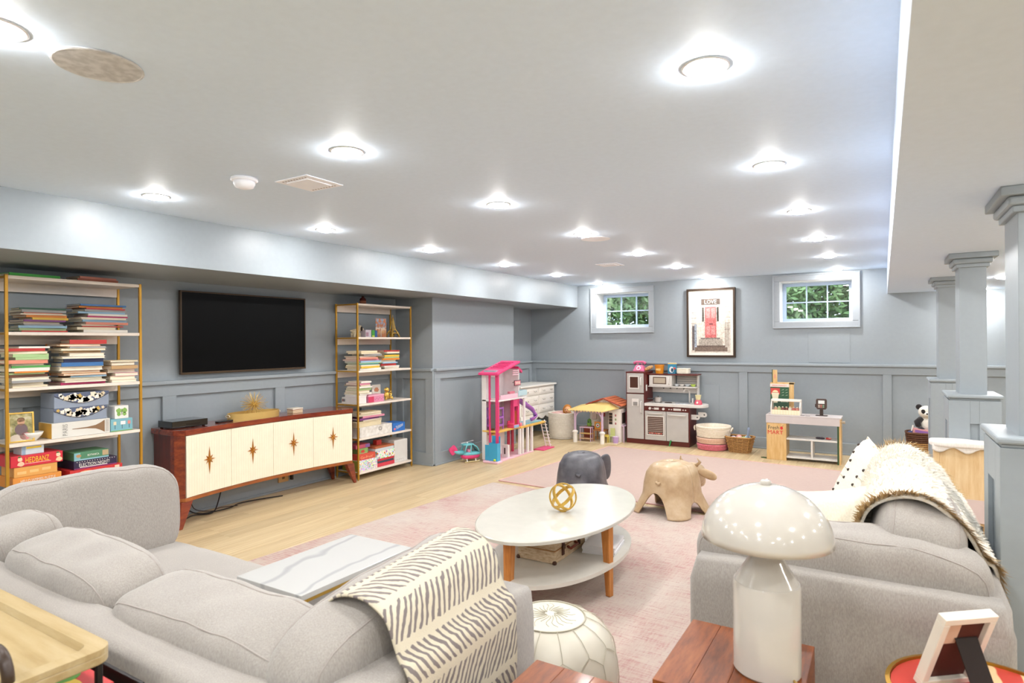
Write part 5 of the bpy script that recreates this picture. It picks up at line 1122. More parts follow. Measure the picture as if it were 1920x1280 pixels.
MB(Matrix.Translation((x, y-.047, z+.045)) @ Matrix.Rotation(1.08, 4, 'X')).lathe([(.018, 0), (.036, 0), (.036, .006), (.018, .006)], (0, 0, 0), 20, True).build('dial', M('#f0c6d4', .4), t)
t = thing('toy_bread', 'tan toy bread roll leaning beside the pink telephone', 'toy food', (-2.99, 8.83, 1.0505)); MB().cushion((-2.99, 8.83, 1.095), (.15, .055, .055), 2.4, 8, ry=-.45).build('loaf', M('#c99a62', .6), t, smooth=True)
for k in range(3): MB().cushion((-3.02+.03*k, 8.803, 1.085+.012*k), (.01, .006, .035), 2.4, 6, ry=-.1).build('score', M('#e0c08a', .7), t, smooth=True)
t = thing('toy_bucket', 'orange plastic bucket on top of the play kitchen', 'bucket', (-2.83, 8.85, 1.0205)); MB().lathe([(0, 0), (.055, 0), (.068, .115), (.073, .115), (.073, .128), (.062, .128), (.052, .006), (0, .006)], (-2.83, 8.85, 1.0205), 24).build('pail', M('#d98a1f', .35), t, auto=.6)
box('bucket_label', M('#e9c27a', .5), (-2.865, -2.795, 8.783, 8.788, 1.065, 1.095), t)
cb = thing('cereal_box', 'blue play food carton with white stripe on the kitchen top', 'toy carton', (-2.645, 8.86, 1.0205)); box('carton', M('#2f86a8', .5), (-2.70, -2.59, 8.83, 8.90, 1.0205, 1.16), cb); box('carton_top', M('#e0c88a', .5), (-2.70, -2.59, 8.83, 8.90, 1.16, 1.178), cb)
MB().prism([(-2.645+.035*math.cos(a*PI/8), 1.08+.045*math.sin(a*PI/8)) for a in range(16)], 8.828, 8.83, 'y').build('print', M('#e6ecec', .5), cb); MB().prism([(-2.635+.018*math.cos(a*PI/8), 1.075+.028*math.sin(a*PI/8)) for a in range(16)], 8.826, 8.828, 'y').build('print', M('#2a4a63', .5), cb)
MB().ell((-2.60, 8.826, 1.10), (.016, .006, .016), 10, 6).build('print', M('#c9453a', .5), cb)
t = thing('white_tub', 'cream fabric bin on the right end of the kitchen top', 'bin', (-2.475, 8.85, 1.0205)); MB().cushion((-2.475, 8.85, 1.06), (.175, .14, .078), 9, 8).build('tub', CREAMC, t, smooth=True); MB().tube([(-2.475+.088*math.copysign(abs(math.cos(a))**.3, math.cos(a)), 8.85+.07*math.copysign(abs(math.sin(a))**.3, math.sin(a)), 1.097) for a in [2*PI*k/32+.05 for k in range(32)]], .005, 6, True).build('rim', CREAMC, t, smooth=True)
t = thing('toy_blender', 'pink toy blender with cream jar on the rounded counter end', 'toy blender', (-2.235, 8.72, .6005)); MB().lathe([(0, 0), (.055, 0), (.055, .02), (.042, .06), (.038, .065), (0, .065)], (-2.235, 8.72, .6005), 20).build('base', M('#d0566a', .35), t, auto=.5)
MB().lathe([(.03, .065), (.042, .13), (.044, .135), (0, .135)], (-2.235, 8.72, .6005), 20).build('jar', M('#e0d8a8', .3), t, auto=.5); MB().cyl((-2.235, 8.66, .63), (-2.235, 8.672, .633), .014, n=12).build('dial', M('#f2e6dc', .4), t)
t = thing('green_peg_toy', 'small green peg toy leaning at the kitchen kickboard', 'toy', (-2.60, 8.585, 0)); MB().cyl((-2.61, 8.58, .002), (-2.595, 8.595, .07), .009, .012, 8).build('peg', M('#2f8a4a', .5), t); MB().ell((-2.594, 8.596, .075), (.014, .014, .012), 8, 6).build('peg_head', M('#2f8a4a', .5), t)

# ---------------------------------------------------------------- fabric baskets, wicker basket
def soft_basket(c, r, h, col_, label, sx=1, sy=1, handle=True):
    t = thing('fabric_basket', label, 'basket', c, group='stacked soft baskets'); m_ = fabric('rope_'+label[:6].strip().replace(' ', '_'), col_[0], col_[1], 90)
    MB().lathe([(0, 0), (r*.9, 0), (r*.98, h*.15), (r, h*.5), (r*1.04, h), (r*.99, h), (r*.94, h*.5), (r*.85, .01), (0, .01)], c, 36, sx=sx, sy=sy).build('wall', m_, t, smooth=True)
    for k in range(int(h/.018)): z = .012+k*.018; MB().tube([(c[0]+r*(.95+.08*z/h)*1.005*sx*math.cos(a), c[1]+r*(.95+.08*z/h)*1.005*sy*math.sin(a), c[2]+z) for a in [2*PI*j/36 for j in range(36)]], .006, 5, True).build('coil', m_, t, smooth=True)
    if handle:
        for s_ in (-1, 1): MB().tube([(c[0]+s_*r*1.06*sx, c[1]-.05, c[2]+h*.5), (c[0]+s_*r*1.12*sx, c[1]-.04, c[2]+h*.75), (c[0]+s_*r*1.14*sx, c[1], c[2]+h*.85), (c[0]+s_*r*1.12*sx, c[1]+.04, c[2]+h*.75), (c[0]+s_*r*1.06*sx, c[1]+.05, c[2]+h*.5)], .01, 8).build('handle', m_, t, smooth=True)
    return t
soft_basket((-2.03, 8.68, .0), .205, .085, ('#c9606e', '#d97a86'), 'pink soft basket at the bottom of the stack by the kitchen', handle=False)
soft_basket((-2.03, 8.68, .0865), .21, .085, ('#d9ad94', '#e3bfa8'), 'peach soft basket in the middle of the stack by the kitchen', handle=False)
soft_basket((-2.02, 8.68, .173), .225, .155, ('#e0d2bc', '#ece2d0'), 'cream soft basket with handles topping the stack by the kitchen')
WK = wood('wicker', '#7a5226', '#b0824a', '#c79d66', (20, 20, 20), .6, 0, 4); WKD = wood('wicker_dark', '#3f2414', '#5a351f', '#6e4630', (20, 20, 20), .6, 0, 4)
def wicker(loc, rz, w0, d0, w1, d1, h, label, rows, band=0, p=6):
    t = thing('wicker_basket', label, 'basket', loc, rz); Mx = Matrix.Translation(loc) @ Matrix.Rotation(rz, 4, 'Z'); n = 32
    def ring(z, e=0): 
        k = z/h; W_, D_ = w0+(w1-w0)*k+e, d0+(d1-d0)*k+e; P = []
        for j in range(n): a = 2*PI*j/n; ca, sa = math.cos(a), math.sin(a); q = (abs(ca)**p+abs(sa)**p)**(-1/p); P.append((W_/2*ca*q, D_/2*sa*q, z))
        return P
    P0, P1 = ring(.004, -.014), ring(h, -.014); b = MB(Mx); b.add(P0+P1, [(j, (j+1) % n, n+(j+1) % n, n+j) for j in range(n)]+[tuple(range(n-1, -1, -1))]); b.build('liner', WKD, t)
    for r in range(rows):
        z = .008+(h-.016)*r/(rows-1); P = ring(z); P = [(x*(1+.018*math.sin(j*PI/2+r*PI)), y*(1+.018*math.sin(j*PI/2+r*PI)), z_) for j, (x, y, z_) in enumerate(P)]
        MB(Mx).tube(P, h/rows*.40, 5, True).build('weave', WKD if r >= rows-band else WK, t, smooth=True)
    for j in range(0, n, 2): MB(Mx).cyl(ring(.004)[j], ring(h)[j], .005, n=5).build('stake', WKD if band else WK, t)
    MB(Mx).tube(ring(h), .011, 6, True).build('rim', WKD if band else WK, t, smooth=True); return t
wicker((-1.655, 8.62, 0), -.12, .25, .20, .34, .26, .205, 'low wicker basket of toys beside the soft baskets', 11)
for k, (dx, dy, c, lb) in enumerate(((-.08, -.03, '#c9c0d0', 'lilac ball'), (-.02, .03, '#d9a0a0', 'pink ball'), (.05, -.04, '#b9c890', 'green ball'), (.09, .03, '#9ab8c8', 'blue ball'), (.0, -.06, '#e6dcc8', 'cream ball'))):
    t = thing('toy_ball', '%s among toys in the low wicker basket' % lb, 'toy', (-1.655+dx, 8.62+dy, .13)); MB().ell((-1.655+dx, 8.62+dy, .17+.01*(k % 2)), (.045, .045, .045), 12, 8).build('shell', M(c, .5), t, smooth=True); MB().lathe([(.0448, -.003), (.0458, 0), (.0448, .003)], (-1.655+dx, 8.62+dy, .17+.01*(k % 2)), 16).build('stripe', M('#f0ece4', .5), t)
t = thing('toy_brush', 'grey-blue brush handle sticking out of the low wicker basket', 'toy', (-1.56, 8.60, .15)); MB().cyl((-1.56, 8.6, .15), (-1.545, 8.61, .30), .012, .018, 8).build('handle', M('#8f9fb8', .4), t); MB().ell((-1.544, 8.611, .31), (.02, .012, .03), 8, 6).build('head', M('#8f9fb8', .4), t, smooth=True)

# ---------------------------------------------------------------- market stand
PINE = wood('pine_panel', '#c99a58', '#d9b378', '#e4c592', (12, 12, 1.4), .45, 0, 2.5); GRN = M('#2f4d2c', .5); GRY = M('#c8bfbd', .45)
s_ = thing('market_stand', 'toy market stall with pine side panel and grey counter', 'toy stall', (-.85, 8.4, 0)); Y0, Y1 = 8.265, 8.56
def sb(n, m_, x0, x1, y0, y1, z0, z1, par=None, bv=.002): return box(n, m_, (x0, x1, y0, y1, z0, z1), par or s_, bevel=bv)
fp = sb('front_panel', PINE, -1.268, -1.04, Y0, Y0+.018, 0, .462)
lettering('Fresh', fp, M('#2c3a30', .6), (-1.185, Y0-.0008, .405), (1, 0, 0), UP, .125, .048, th=.0008); lettering('MART', fp, M('#d33a35', .6), (-1.165, Y0-.0008, .345), (1, 0, 0), UP, .175, .045, th=.0012)
MB().prism([(-1.093+.017*math.cos(a*PI/8), .402+.021*math.sin(a*PI/8)) for a in range(16)], Y0-.002, Y0, 'y').build('fruit_mark', M('#d33a35', .6), fp); MB().prism([(-1.087, .424), (-1.07, .438), (-1.076, .424)], Y0-.002, Y0, 'y').build('leaf_mark', M('#2c3a30', .6), fp)
lettering('MART', fp, M('#d33a35', .6), (-1.164, Y0-.0006, .3455), (1, 0, 0), UP, .178, .047, th=.0006)
sb('cabinet_side', PINE, -1.06, -1.04, Y0+.018, Y1, 0, .462); sb('cabinet_side', PINE, -1.268, -1.25, Y0+.018, Y1, 0, .462)
sb('counter', GRY, -1.275, -.432, Y0-.006, Y1+.01, .548, .565, bv=.004); sb('apron', GRY, -1.275, -.45, Y0-.006, Y0+.012, .462, .548); sb('apron', GRY, -1.275, -.45, Y1-.008, Y1+.01, .462, .548)
for y in (Y0, Y1-.03): sb('post', GRN if y == Y0 else PINE, -.478, -.458, y, y+.03, 0, .548)
sb('end_panel', PINE, -.458, -.44, Y0, Y1, .0, .548); sb('shelf', KW, -1.04, -.478, Y0+.01, Y1-.01, .262, .28); sb('shelf', KW, -1.04, -.478, Y0+.01, Y1-.01, .035, .055); sb('divider', KW, -.765, -.745, Y0+.015, Y1-.02, .055, .262)
MB().prism([(-1.345+.0, 8.32), (-1.32, 8.345), (-1.22, 8.345), (-1.2, 8.30), (-1.25, 8.285)], 0, .012).build('foot_pad', M('#44562c', .6), s_)
kn = MB().cyl((-.44, 8.4, .50), (-.40, 8.4, .50), .012, .02, 10).build('bell', M('#c9c5bd', .3, .5), s_)
# chalk board tower
sb('tower_side', PINE, -1.04, -.985, 8.55, 8.60, .565, .95); sb('tower_side', PINE, -1.262, -1.245, 8.55, 8.66, .565, .93); sb('tower_top', PINE, -1.262, -.985, 8.55, 8.68, .93, .95)
bd = sb('menu_board', M('#2f5a3f', .6), -1.26, -1.04, 8.535, 8.55, .62, .915); sb('board_header', M('#e0d6cc', .5), -1.262, -1.035, 8.53, 8.55, .895, .935, bd)
lettering('FRESH MARKET', bd, M('#d33a35', .6), (-1.15, 8.53, .915), (1, 0, 0), UP, .17, .016, th=.0008)
MB().prism([(-1.255, .80), (-1.255, .88), (-1.145, .88), (-1.145, .80)], 8.533, 8.535, 'y').build('print', M('#c9453f', .6), bd); MB().prism([(-1.2+.035*math.cos(a*PI/8), .825+.03*math.sin(a*PI/8)) for a in range(9)], 8.531, 8.533, 'y').build('print', M('#e6d2a8', .6), bd)
MB().prism([(-1.245, .82), (-1.155, .82), (-1.175, .69), (-1.225, .69)], 8.531, 8.533, 'y').build('print', M('#e3dcc0', .6), bd)
for k in range(6): MB().prism([(-1.13+.045*(k % 2), .855-.035*(k//2)), (-1.10+.045*(k % 2), .867-.035*(k//2)), (-1.10+.045*(k % 2), .862-.035*(k//2))], 8.533, 8.535, 'y').build('chalk_mark', M('#dfe6cf', .6), bd)
for k in range(5): MB().prism([(-1.13+.018*k, .70), (-1.122+.018*k, .70), (-1.122+.018*k, .716), (-1.13+.018*k, .716)], 8.533, 8.535, 'y').build('chalk_mark', M('#dfe6cf', .6), bd)
sg = sb('top_sign', PINE, -1.232, -1.178, 8.55, 8.563, .95, 1.115); sb('sign_edge', GRN, -1.242, -1.232, 8.55, 8.563, .95, 1.12, sg); blob_ = MB().prism([(-1.205+.013*math.cos(a*PI/8), 1.03+.03*math.sin(a*PI/8)) for a in range(16)], 8.548, 8.55, 'y').build('print', M('#d99a7a', .6), sg)
# display case, food, register
d_ = thing('display_case', 'little glass-fronted deli case on the market stall', 'display case', (-1.05, 8.38, .5655)); X0, X1 = -1.225, -.88
for x in (X0, X1-.014): MB().prism([(8.30, .566), (8.46, .566), (8.46, .74), (8.36, .74), (8.30, .66)], x, x+.014, 'x').build('end_panel', M('#e6ddd2', .4), d_)
box('front_panel', M('#e3d9b4', .5), (X0+.014, X1-.014, 8.302, 8.312, .566, .625), d_)
for k in range(10): box('bead_slat', M('#efe6c8', .5), (X0+.02+.032*k, X0+.046+.032*k, 8.299, 8.302, .568, .622), d_)
box('top_panel', M('#e6ddd2', .4), (X0, X1, 8.36, 8.46, .74, .752), d_, bevel=.002); box('front_rail', M('#e6ddd2', .4), (X0, X1, 8.345, 8.362, .728, .744), d_)
MB().add([(X0+.014, 8.304, .625), (X1-.014, 8.304, .625), (X1-.014, 8.352, .73), (X0+.014, 8.352, .73)], [(0, 1, 2, 3)]).build('glass_front', glass.m, d_)
for k, c in enumerate(('#d9a98a', '#b9c48a', '#8a4a3a', '#7a3f30', '#d9cfc0', '#c96a5a', '#d98a7a')):
    t = thing('toy_food', '%s play food piece, %s from the left in the deli case' % (('peach', 'green', 'brown', 'dark brown', 'cream', 'red', 'salmon')[k], ORD[k+1]), 'toy food', (X0+.05+.042*k, 8.39, .566)); MB().cushion((X0+.05+.042*k, 8.385, .61), (.045, .06, .086), 3, 6).build('piece', M(c, .6), t, smooth=True); MB().ell((X0+.05+.042*k, 8.37, .655), (.012, .012, .008), 8, 6).build('garnish', M('#e6dcc0', .6), t)
r_ = thing('toy_register', 'toy cash register screen on a dark brown stem', 'toy register', (-.655, 8.40, .5655)); RB = M('#3a2a24', .45)
box('base', RB, (-.72, -.59, 8.37, 8.44, .5655, .572), r_, bevel=.002); box('stem', RB, (-.675, -.637, 8.40, 8.42, .572, .65), r_)
MB().prism([(-.715, .665), (-.70, .645), (-.61, .645), (-.595, .665), (-.595, .76), (-.605, .775), (-.705, .775), (-.715, .76)], 8.385, 8.415, 'y').build('head', M('#4a3a34', .4), r_, bevel=.003)
box('screen', M('#dfe3e0', .3), (-.69, -.62, 8.382, 8.385, .715, .755), r_)
for k in range(6): box('key', M(('#c9b8a8', '#c97a6a', '#8aa88a')[k % 3], .5), (-.69+.024*(k % 3), -.672+.024*(k % 3), 8.382, 8.385, .668+.02*(k//3), .682+.02*(k//3)), r_)
MB().cyl((-.725, 8.40, .69), (-.715, 8.40, .69), .02, n=10).build('side_knob', RB, r_)
for k, (x, c, lb) in enumerate(((-.67, '#3a3038', 'dark toy scanner lying on the upper stall shelf'), (-.58, '#cc3f3a', 'red toy tomato slice on the upper stall shelf'))):
    t = thing('toy_scanner' if k == 0 else 'toy_tomato', lb, 'toy', (x, 8.38, .2805)); MB().cushion((x, 8.38, .293), (.1 if k == 0 else .06, .05, .024), 3, 6).build('piece', M(c, .5), t, smooth=True); MB().ell((x+.02, 8.36, .303), (.02, .012, .008), 8, 6).build('detail', M('#e6b0a0' if k else '#5a4a58', .5), t)
for k, x in enumerate((-.86, -.80)): tag(MB().bx((x, 8.31, .5675), (.05, .018, .003), rz=.2).build('price_card', M(('#5a4a44', '#7a5a52')[k], .5), None), ('dark', 'reddish')[k]+' price card lying on the stall counter by the case', 'card')

# ---------------------------------------------------------------- hamper, panda, doll bed
wicker((.375, 8.62, 0), 0, .22, .22, .31, .28, .405, 'tall wicker hamper with dark top band near the far pillar', 18, 5, 4)
t = thing('toy_baton', 'white and blue stick toy poking out of the hamper', 'toy', (.27, 8.58, .36)); MB().cyl((.265, 8.58, .36), (.295, 8.60, .49), .008, n=8).build('stick', M('#e9e6de', .4), t); MB().ell((.27, 8.59, .40), (.035, .03, .025), 10, 6).build('grip', M('#2b3a6a', .5), t, smooth=True)
t = thing('toy_carton', 'pink and purple toy carton tipped in the hamper', 'toy', (.38, 8.60, .33)); MB().bx((.39, 8.57, .415), (.2, .07, .07), ry=.14).build('carton', M('#d99a9a', .5), t, bevel=.002); MB().bx((.385, 8.534, .42), (.15, .002, .03), ry=.14).build('print', M('#9a6ab0', .5), t)
t = thing('plush_panda', 'black and white plush panda sitting in the hamper behind the pillar', 'plush toy', (.44, 8.66, .40)); BLK = fabric('plush_black', '#161214', '#241e20', 120); WHF = fabric('plush_white', '#dcd7cc', '#ebe6da', 120); x, y, z = .43, 8.66, .40
b = MB(); b.ell((x, y, z+.10), (.07, .065, .09)).ell((x, y-.02, z+.245), (.085, .075, .075)).ell((x, y-.085, z+.225), (.032, .025, .025)); b.build('body', WHF, t, smooth=True)
for sx in (-1, 1): MB().ell((x+sx*.075, y, z+.30), (.033, .02, .033), 12, 8).build('ear', BLK, t, smooth=True); MB().ell((x+sx*.035, y-.085, z+.255), (.022, .012, .027), 10, 8, ry=sx*.4).build('eye_patch', BLK, t, smooth=True); MB().tube([(x+sx*.05, y-.01, z+.16), (x+sx*.095, y-.04, z+.12), (x+sx*.085, y-.08, z+.09)], [.038, .036, .03], 10).build('arm', BLK, t, smooth=True); MB().ell((x+sx*.06, y-.07, z+.04), (.04, .055, .035), 10, 8).build('leg', BLK, t, smooth=True)
MB().ell((x, y-.11, z+.232), (.012, .008, .008), 8, 6).build('nose', BLK, t, smooth=True)
d_ = thing('doll_bed', 'pale wooden doll bassinet lined in white fabric behind right sofa', 'doll bed', (.43, 5.0, 0)); PAL2 = wood('pale_pine', '#d2ab78', '#dfc193', '#e8d0a8', (12, 12, 1.4), .5, 0, 2.5)
DX0, DX1, DY0, DY1 = .285, .585, 4.955, 5.07
for x in (DX0, DX1-.03):
    for y in (DY0, DY1-.03): box('post', PAL2, (x, x+.03, y, y+.03, 0, .775), d_, bevel=.003); box('bracket', M('#c9c6c4', .4, .5), (x-.002, x+.032, y-.003, y, .765, .785), d_)
for y in (DY0+.008, DY1-.02): box('end_board', PAL2, (DX0+.03, DX1-.03, y, y+.012, .45, .79), d_); box('fabric_panel', M('#d4c0bc', .9), (DX0+.03, DX1-.03, y-.002, y+.014, .30, .45), d_)
MB().cushion((.435, 5.012, .805), (.35, .165, .05), 5, 8, wob=.02, seed=2).build('liner_rim', fabric('white_liner', '#e6e0da', '#f1ece6', 150), d_, smooth=True)
MB().sheet(lambda u, v: (DX1+.012+.012*math.sin(v*9), DY0-.02+.15*v, .80-.16*u-.02*math.sin(v*7)), 6, 10, .006).build('liner_flap', fabric('white_flap', '#e6e0da', '#f1ece6', 150), d_, smooth=True); MB().sheet(lambda u, v: (DX0-.01+.315*v, DY0-.012, .80-.035*u*(1+.5*math.sin(v*13))), 4, 16, .005).build('liner_flap', fabric('white_skirt', '#e6e0da', '#f1ece6', 150), d_, smooth=True)
box('bed_base', PAL2, (DX0+.02, DX1-.02, DY0+.02, DY1-.02, .28, .30), d_)
# ---------------------------------------------------------------- dresser, toy basket, doll
DW = paint('dresser_white', '#f7f2e9', .35); d_ = thing('dresser', 'white dresser with scalloped apron in the corner alcove', 'dresser', (-4.86, 8.4, 0)); FX = -4.63
box('carcass', DW, (-5.08, FX-.02, 7.86, 8.98, .36, .80), d_, bevel=.004)
MB().box(-5.09, FX+.02, 7.83, 9.0, .80, .83).build('top', DW, d_, bevel=.01)
for k, (z0, z1) in enumerate(((.675, .785), (.525, .66), (.385, .51))):
    for y0, y1 in ((7.90, 8.41), (8.43, 8.94)):
        dr = box('drawer', DW, (FX-.02, FX, y0, y1, z0, z1), d_, bevel=.005); box('drawer_field', DW, (FX, FX+.006, y0+.035, y1-.035, z0+.025, z1-.025), dr, bevel=.003)
        for yy in (y0+.13, y1-.13): MB().tube([(FX+.006, yy-.03, (z0+z1)/2+.008), (FX+.024, yy-.025, (z0+z1)/2-.006), (FX+.024, yy+.025, (z0+z1)/2-.006), (FX+.006, yy+.03, (z0+z1)/2+.008)], .004, 6).build('handle', M('#b9b4ab', .3, .6), dr, smooth=True)
P = [(7.87, .37), (8.97, .37), (8.97, .24)]+[(8.97-.09-.92*k/20, .33-.045*abs(math.sin(k*PI/5))*(1 if k % 10 else .2)) for k in range(21)]+[(7.87, .24)]
MB().prism(P, FX-.03, FX-.008, 'x').build('apron', DW, d_)
for x in (-5.05, FX-.04):
    for y in (7.9, 8.94): MB().tube([(x, y, .37), (x+.015*(x > -4.9), y, .22), (x+.004, y, .08), (x+.02*(x > -4.9), y, 0)], [.035, .03, .018, .022], 10).build('leg', DW, d_, smooth=True)
soft_basket((-4.30, 8.56, 0), .205, .40, ('#dcd4c6', '#e8e1d4'), 'white rope toy basket in front of the dresser', handle=False)
t = thing('doll', 'blonde baby doll peeking over the white rope basket', 'doll', (-4.18, 8.56, .30)); SK = M('#e0a878', .5); HR = M('#b9762c', .7); x, y, z = -4.17, 8.50, .42
b = MB(); b.ell((x, y, z+.03), (.055, .05, .06)).ell((x-.01, y+.05, z-.06), (.06, .05, .07)); b.build('body', SK, t, smooth=True)
MB().ell((x-.012, y+.018, z+.045), (.066, .055, .066), 14, 10).build('hair', HR, t, smooth=True)
for k in range(10): a = 2.3+k*.3; MB().tube([(x+.05*math.cos(a), y+.02, z+.06+.05*math.sin(a)), (x+.075*math.cos(a), y, z+.03+.05*math.sin(a)), (x+.07*math.cos(a), y-.01, z-.01+.04*math.sin(a))], [.014, .012, .006], 6).build('hair_lock', HR, t, smooth=True)
for s_ in (-1, 1): MB().ell((x+s_*.02, y-.047, z+.035), (.007, .004, .008), 8, 6).build('eye', M('#2a1a12', .3), t, smooth=True)
MB().ell((x, y-.047, z+.005), (.014, .005, .006), 8, 6).build('mouth', M('#b8463a', .4), t, smooth=True); MB().ell((x, y-.053, z+.02), (.007, .006, .006), 8, 6).build('nose', SK, t, smooth=True)
tag(MB().cushion((-4.33, 8.55, .385), (.26, .24, .06), 3, 8, wob=.06, seed=4).build('pink_blanket', fabric('pink_blanket', '#d9a8a0', '#e6c0b8', 150), None, smooth=True), 'crumpled pink blanket filling the white rope basket', 'blanket')

# ---------------------------------------------------------------- veranda doll house beside the kitchen
LIL = M('#c9aec4', .45); PH = M('#ece6dc', .45); h_ = thing('veranda_playhouse', 'doll cottage with lilac veranda posts, yellow awning and orange roof', 'playhouse', (-3.66, 8.6, 0))
def hb(n, m_, *q, par=None, bv=.002): return box(n, m_, q, par or h_, bevel=bv)
for x, y in ((-3.945, 8.29), (-3.515, 8.30)):
    MB().prism([(x+.032*math.cos(a*PI/4+.39), y+.032*math.sin(a*PI/4+.39)) for a in range(8)], 0, .15).build('post_base', PH, h_, bevel=.002); MB().lathe([(.045, .15), (.045, .165), (.02, .185), (0, .185)], (x, y, 0), 8).build('post_cap', PH, h_)
    MB().cyl((x, y, .18), (x, y, .49), .018, n=10).build('post', LIL, h_)
hb('front_beam', LIL, -3.97, -3.49, 8.28, 8.31, .46, .49)
for x, s2 in ((-3.945, 1), (-3.515, -1)): MB().tube([(x, 8.295, .33), (x+s2*.012, 8.295, .40), (x+s2*.045, 8.295, .445), (x+s2*.11, 8.295, .465)], .013, 8).build('arch_brace', LIL, h_, smooth=True)
hb('side_beam', LIL, -3.965, -3.935, 8.31, 8.86, .455, .485); hb('side_beam', LIL, -3.53, -3.50, 8.31, 8.5, .455, .485)
hb('back_wall', PH, -3.97, -3.30, 8.88, 8.90, 0, .52); hb('front_wall', PH, -3.50, -3.31, 8.50, 8.515, 0, .50); hb('side_wall', M('#e0d3cf', .5), -3.325, -3.31, 8.515, 8.88, 0, .50); hb('house_floor', M('#dcc9a4', .5), -3.96, -3.30, 8.3, 8.9, 0.001, .012)
DKW = M('#3a2f2a', .4)
wn = hb('window', DKW, -3.49, -3.435, 8.495, 8.5, .27, .44)
for z in (.31, .355, .40): hb('window_bar', M('#c9a887', .5), -3.492, -3.433, 8.492, 8.496, z, z+.005, par=wn)
for z in (.285, .345, .405): MB().ell((-3.385, 8.497, z), (.012, .004, .018), 8, 6).build('wall_print', M(('#8aa06a', '#a98a6a', '#b06a6a')[int(z*20) % 3], .6), h_)
wn = hb('window', DKW, -3.31, -3.305, 8.56, 8.70, .28, .44); hb('window', DKW, -3.31, -3.305, 8.73, 8.85, .28, .44); hb('shutter', M('#b8606a', .5), -3.308, -3.298, 8.70, 8.73, .27, .45); hb('counter', LIL, -3.31, -3.272, 8.54, 8.78, .24, .255); hb('counter_leg', LIL, -3.284, -3.274, 8.76, 8.775, .0, .24); hb('counter_leg', LIL, -3.284, -3.274, 8.545, 8.56, .0, .24)
for x0, c in ((-3.93, '#d9c4b8'), (-3.66, '#3f332c')): hb('back_window', M(c, .5), x0, x0+.08, 8.872, 8.88, .28, .44)
pt = hb('red_poster', M('#c0403c', .5), -3.78, -3.71, 8.87, 8.88, .33, .43); hb('poster_field', M('#d98a80', .5), -3.768, -3.722, 8.868, 8.87, .345, .415, par=pt)
MB().add([(-4.04, 8.235, .485), (-3.46, 8.235, .485), (-3.33, 8.5, .52), (-3.47, 8.52, .60), (-3.64, 8.52, .60), (-3.99, 8.6, .53), (-4.04, 8.235, .478), (-3.46, 8.235, .478), (-3.33, 8.5, .51), (-3.47, 8.52, .59), (-3.64, 8.52, .59), (-3.99, 8.6, .52)],
         [(0, 1, 4, 5), (1, 2, 3, 4), (6, 11, 10, 7), (7, 10, 9, 8), (0, 6, 7, 1), (1, 7, 8, 2), (5, 11, 6, 0), (2, 8, 9, 3), (3, 9, 10, 4), (4, 10, 11, 5)]).build('awning', M('#e0c47a', .6), h_)
for k in range(12): MB().prism([(-4.03+.047*k, .485), (-3.985+.047*k, .485), (-4.0075+.047*k, .462)], 8.232, 8.238, 'y').build('awning_scallop', M('#e6cf8c', .6), h_)
RO = M('#c8683a', .5); RD = M('#9a3f28', .5)
gb = MB().prism([(-3.83, .53), (-3.56, .645), (-3.29, .53)], 8.50, 8.52, 'y').build('gable', PH, h_); hb('gable_vent', M('#d9cfc0', .5), -3.59, -3.53, 8.496, 8.50, .585, .615, par=gb)
for s2 in (-1, 1):
    MB().add([(-3.56, 8.45, .662), (-3.56, 8.93, .662), (-3.56+s2*.285, 8.93, .56), (-3.56+s2*.285, 8.45, .56), (-3.56, 8.45, .648), (-3.56, 8.93, .648), (-3.56+s2*.285, 8.93, .546), (-3.56+s2*.285, 8.45, .546)],
             [(0, 1, 2, 3), (7, 6, 5, 4), (0, 3, 7, 4), (1, 5, 6, 2), (2, 6, 7, 3), (0, 4, 5, 1)]).build('roof_slope', RO, h_, bevel=.002)
    MB().tube([(-3.56, 8.448, .652), (-3.56+s2*.28, 8.448, .55)], .01, 6).build('barge_board', RD, h_)
    for k in range(4): q = .05+.055*k; MB().tube([(-3.56+s2*q*1.1, 8.45, .664-q*.39), (-3.56+s2*q*1.1, 8.93, .664-q*.39)], .003, 4).build('roof_rib', RD, h_)
# doll furniture
sh = thing('doll_shelf', 'pink three-tier doll shelf at the front of the playhouse', 'doll furniture', (-3.80, 8.32, 0)); 
for x in (-3.885, -3.715):
    for y in (8.335, 8.41): MB().cyl((x, y, .0125), (x, y, .225), .007, n=6).build('post', LIL, sh)
for z in (.05, .125, .215): box('tier', M(('#d9b48a', '#d9b06a', '#d4b6c8')[int(z*10) % 3], .5), (-3.895, -3.705, 8.325, 8.42, z, z+.009), sh)
tb = thing('doll_table', 'small brown doll table inside the playhouse', 'doll furniture', (-3.62, 8.55, .012)); box('top', M('#b8763e', .5), (-3.73, -3.54, 8.45, 8.62, .165, .178), tb)
for x in (-3.72, -3.56):
    for y in (8.47, 8.6): MB().cyl((x, y, .0125), (x, y, .165), .008, n=6).build('leg', M('#c98a4a', .5), tb)
mo = thing('doll_screen', 'orange doll screen with a round blue and red picture', 'doll furniture', (-3.68, 8.52, .178)); box('panel', M('#d9923f', .5), (-3.74, -3.62, 8.53, 8.54, .1785, .29), mo)
for r_, c in ((.035, '#3f9a94'), (.026, '#e6ecec'), (.014, '#c0405a')): MB().cyl((-3.685, 8.5295-.06*(.036-r_), .235), (-3.685, 8.53, .235), r_, n=14).build('print', M(c, .5), mo)
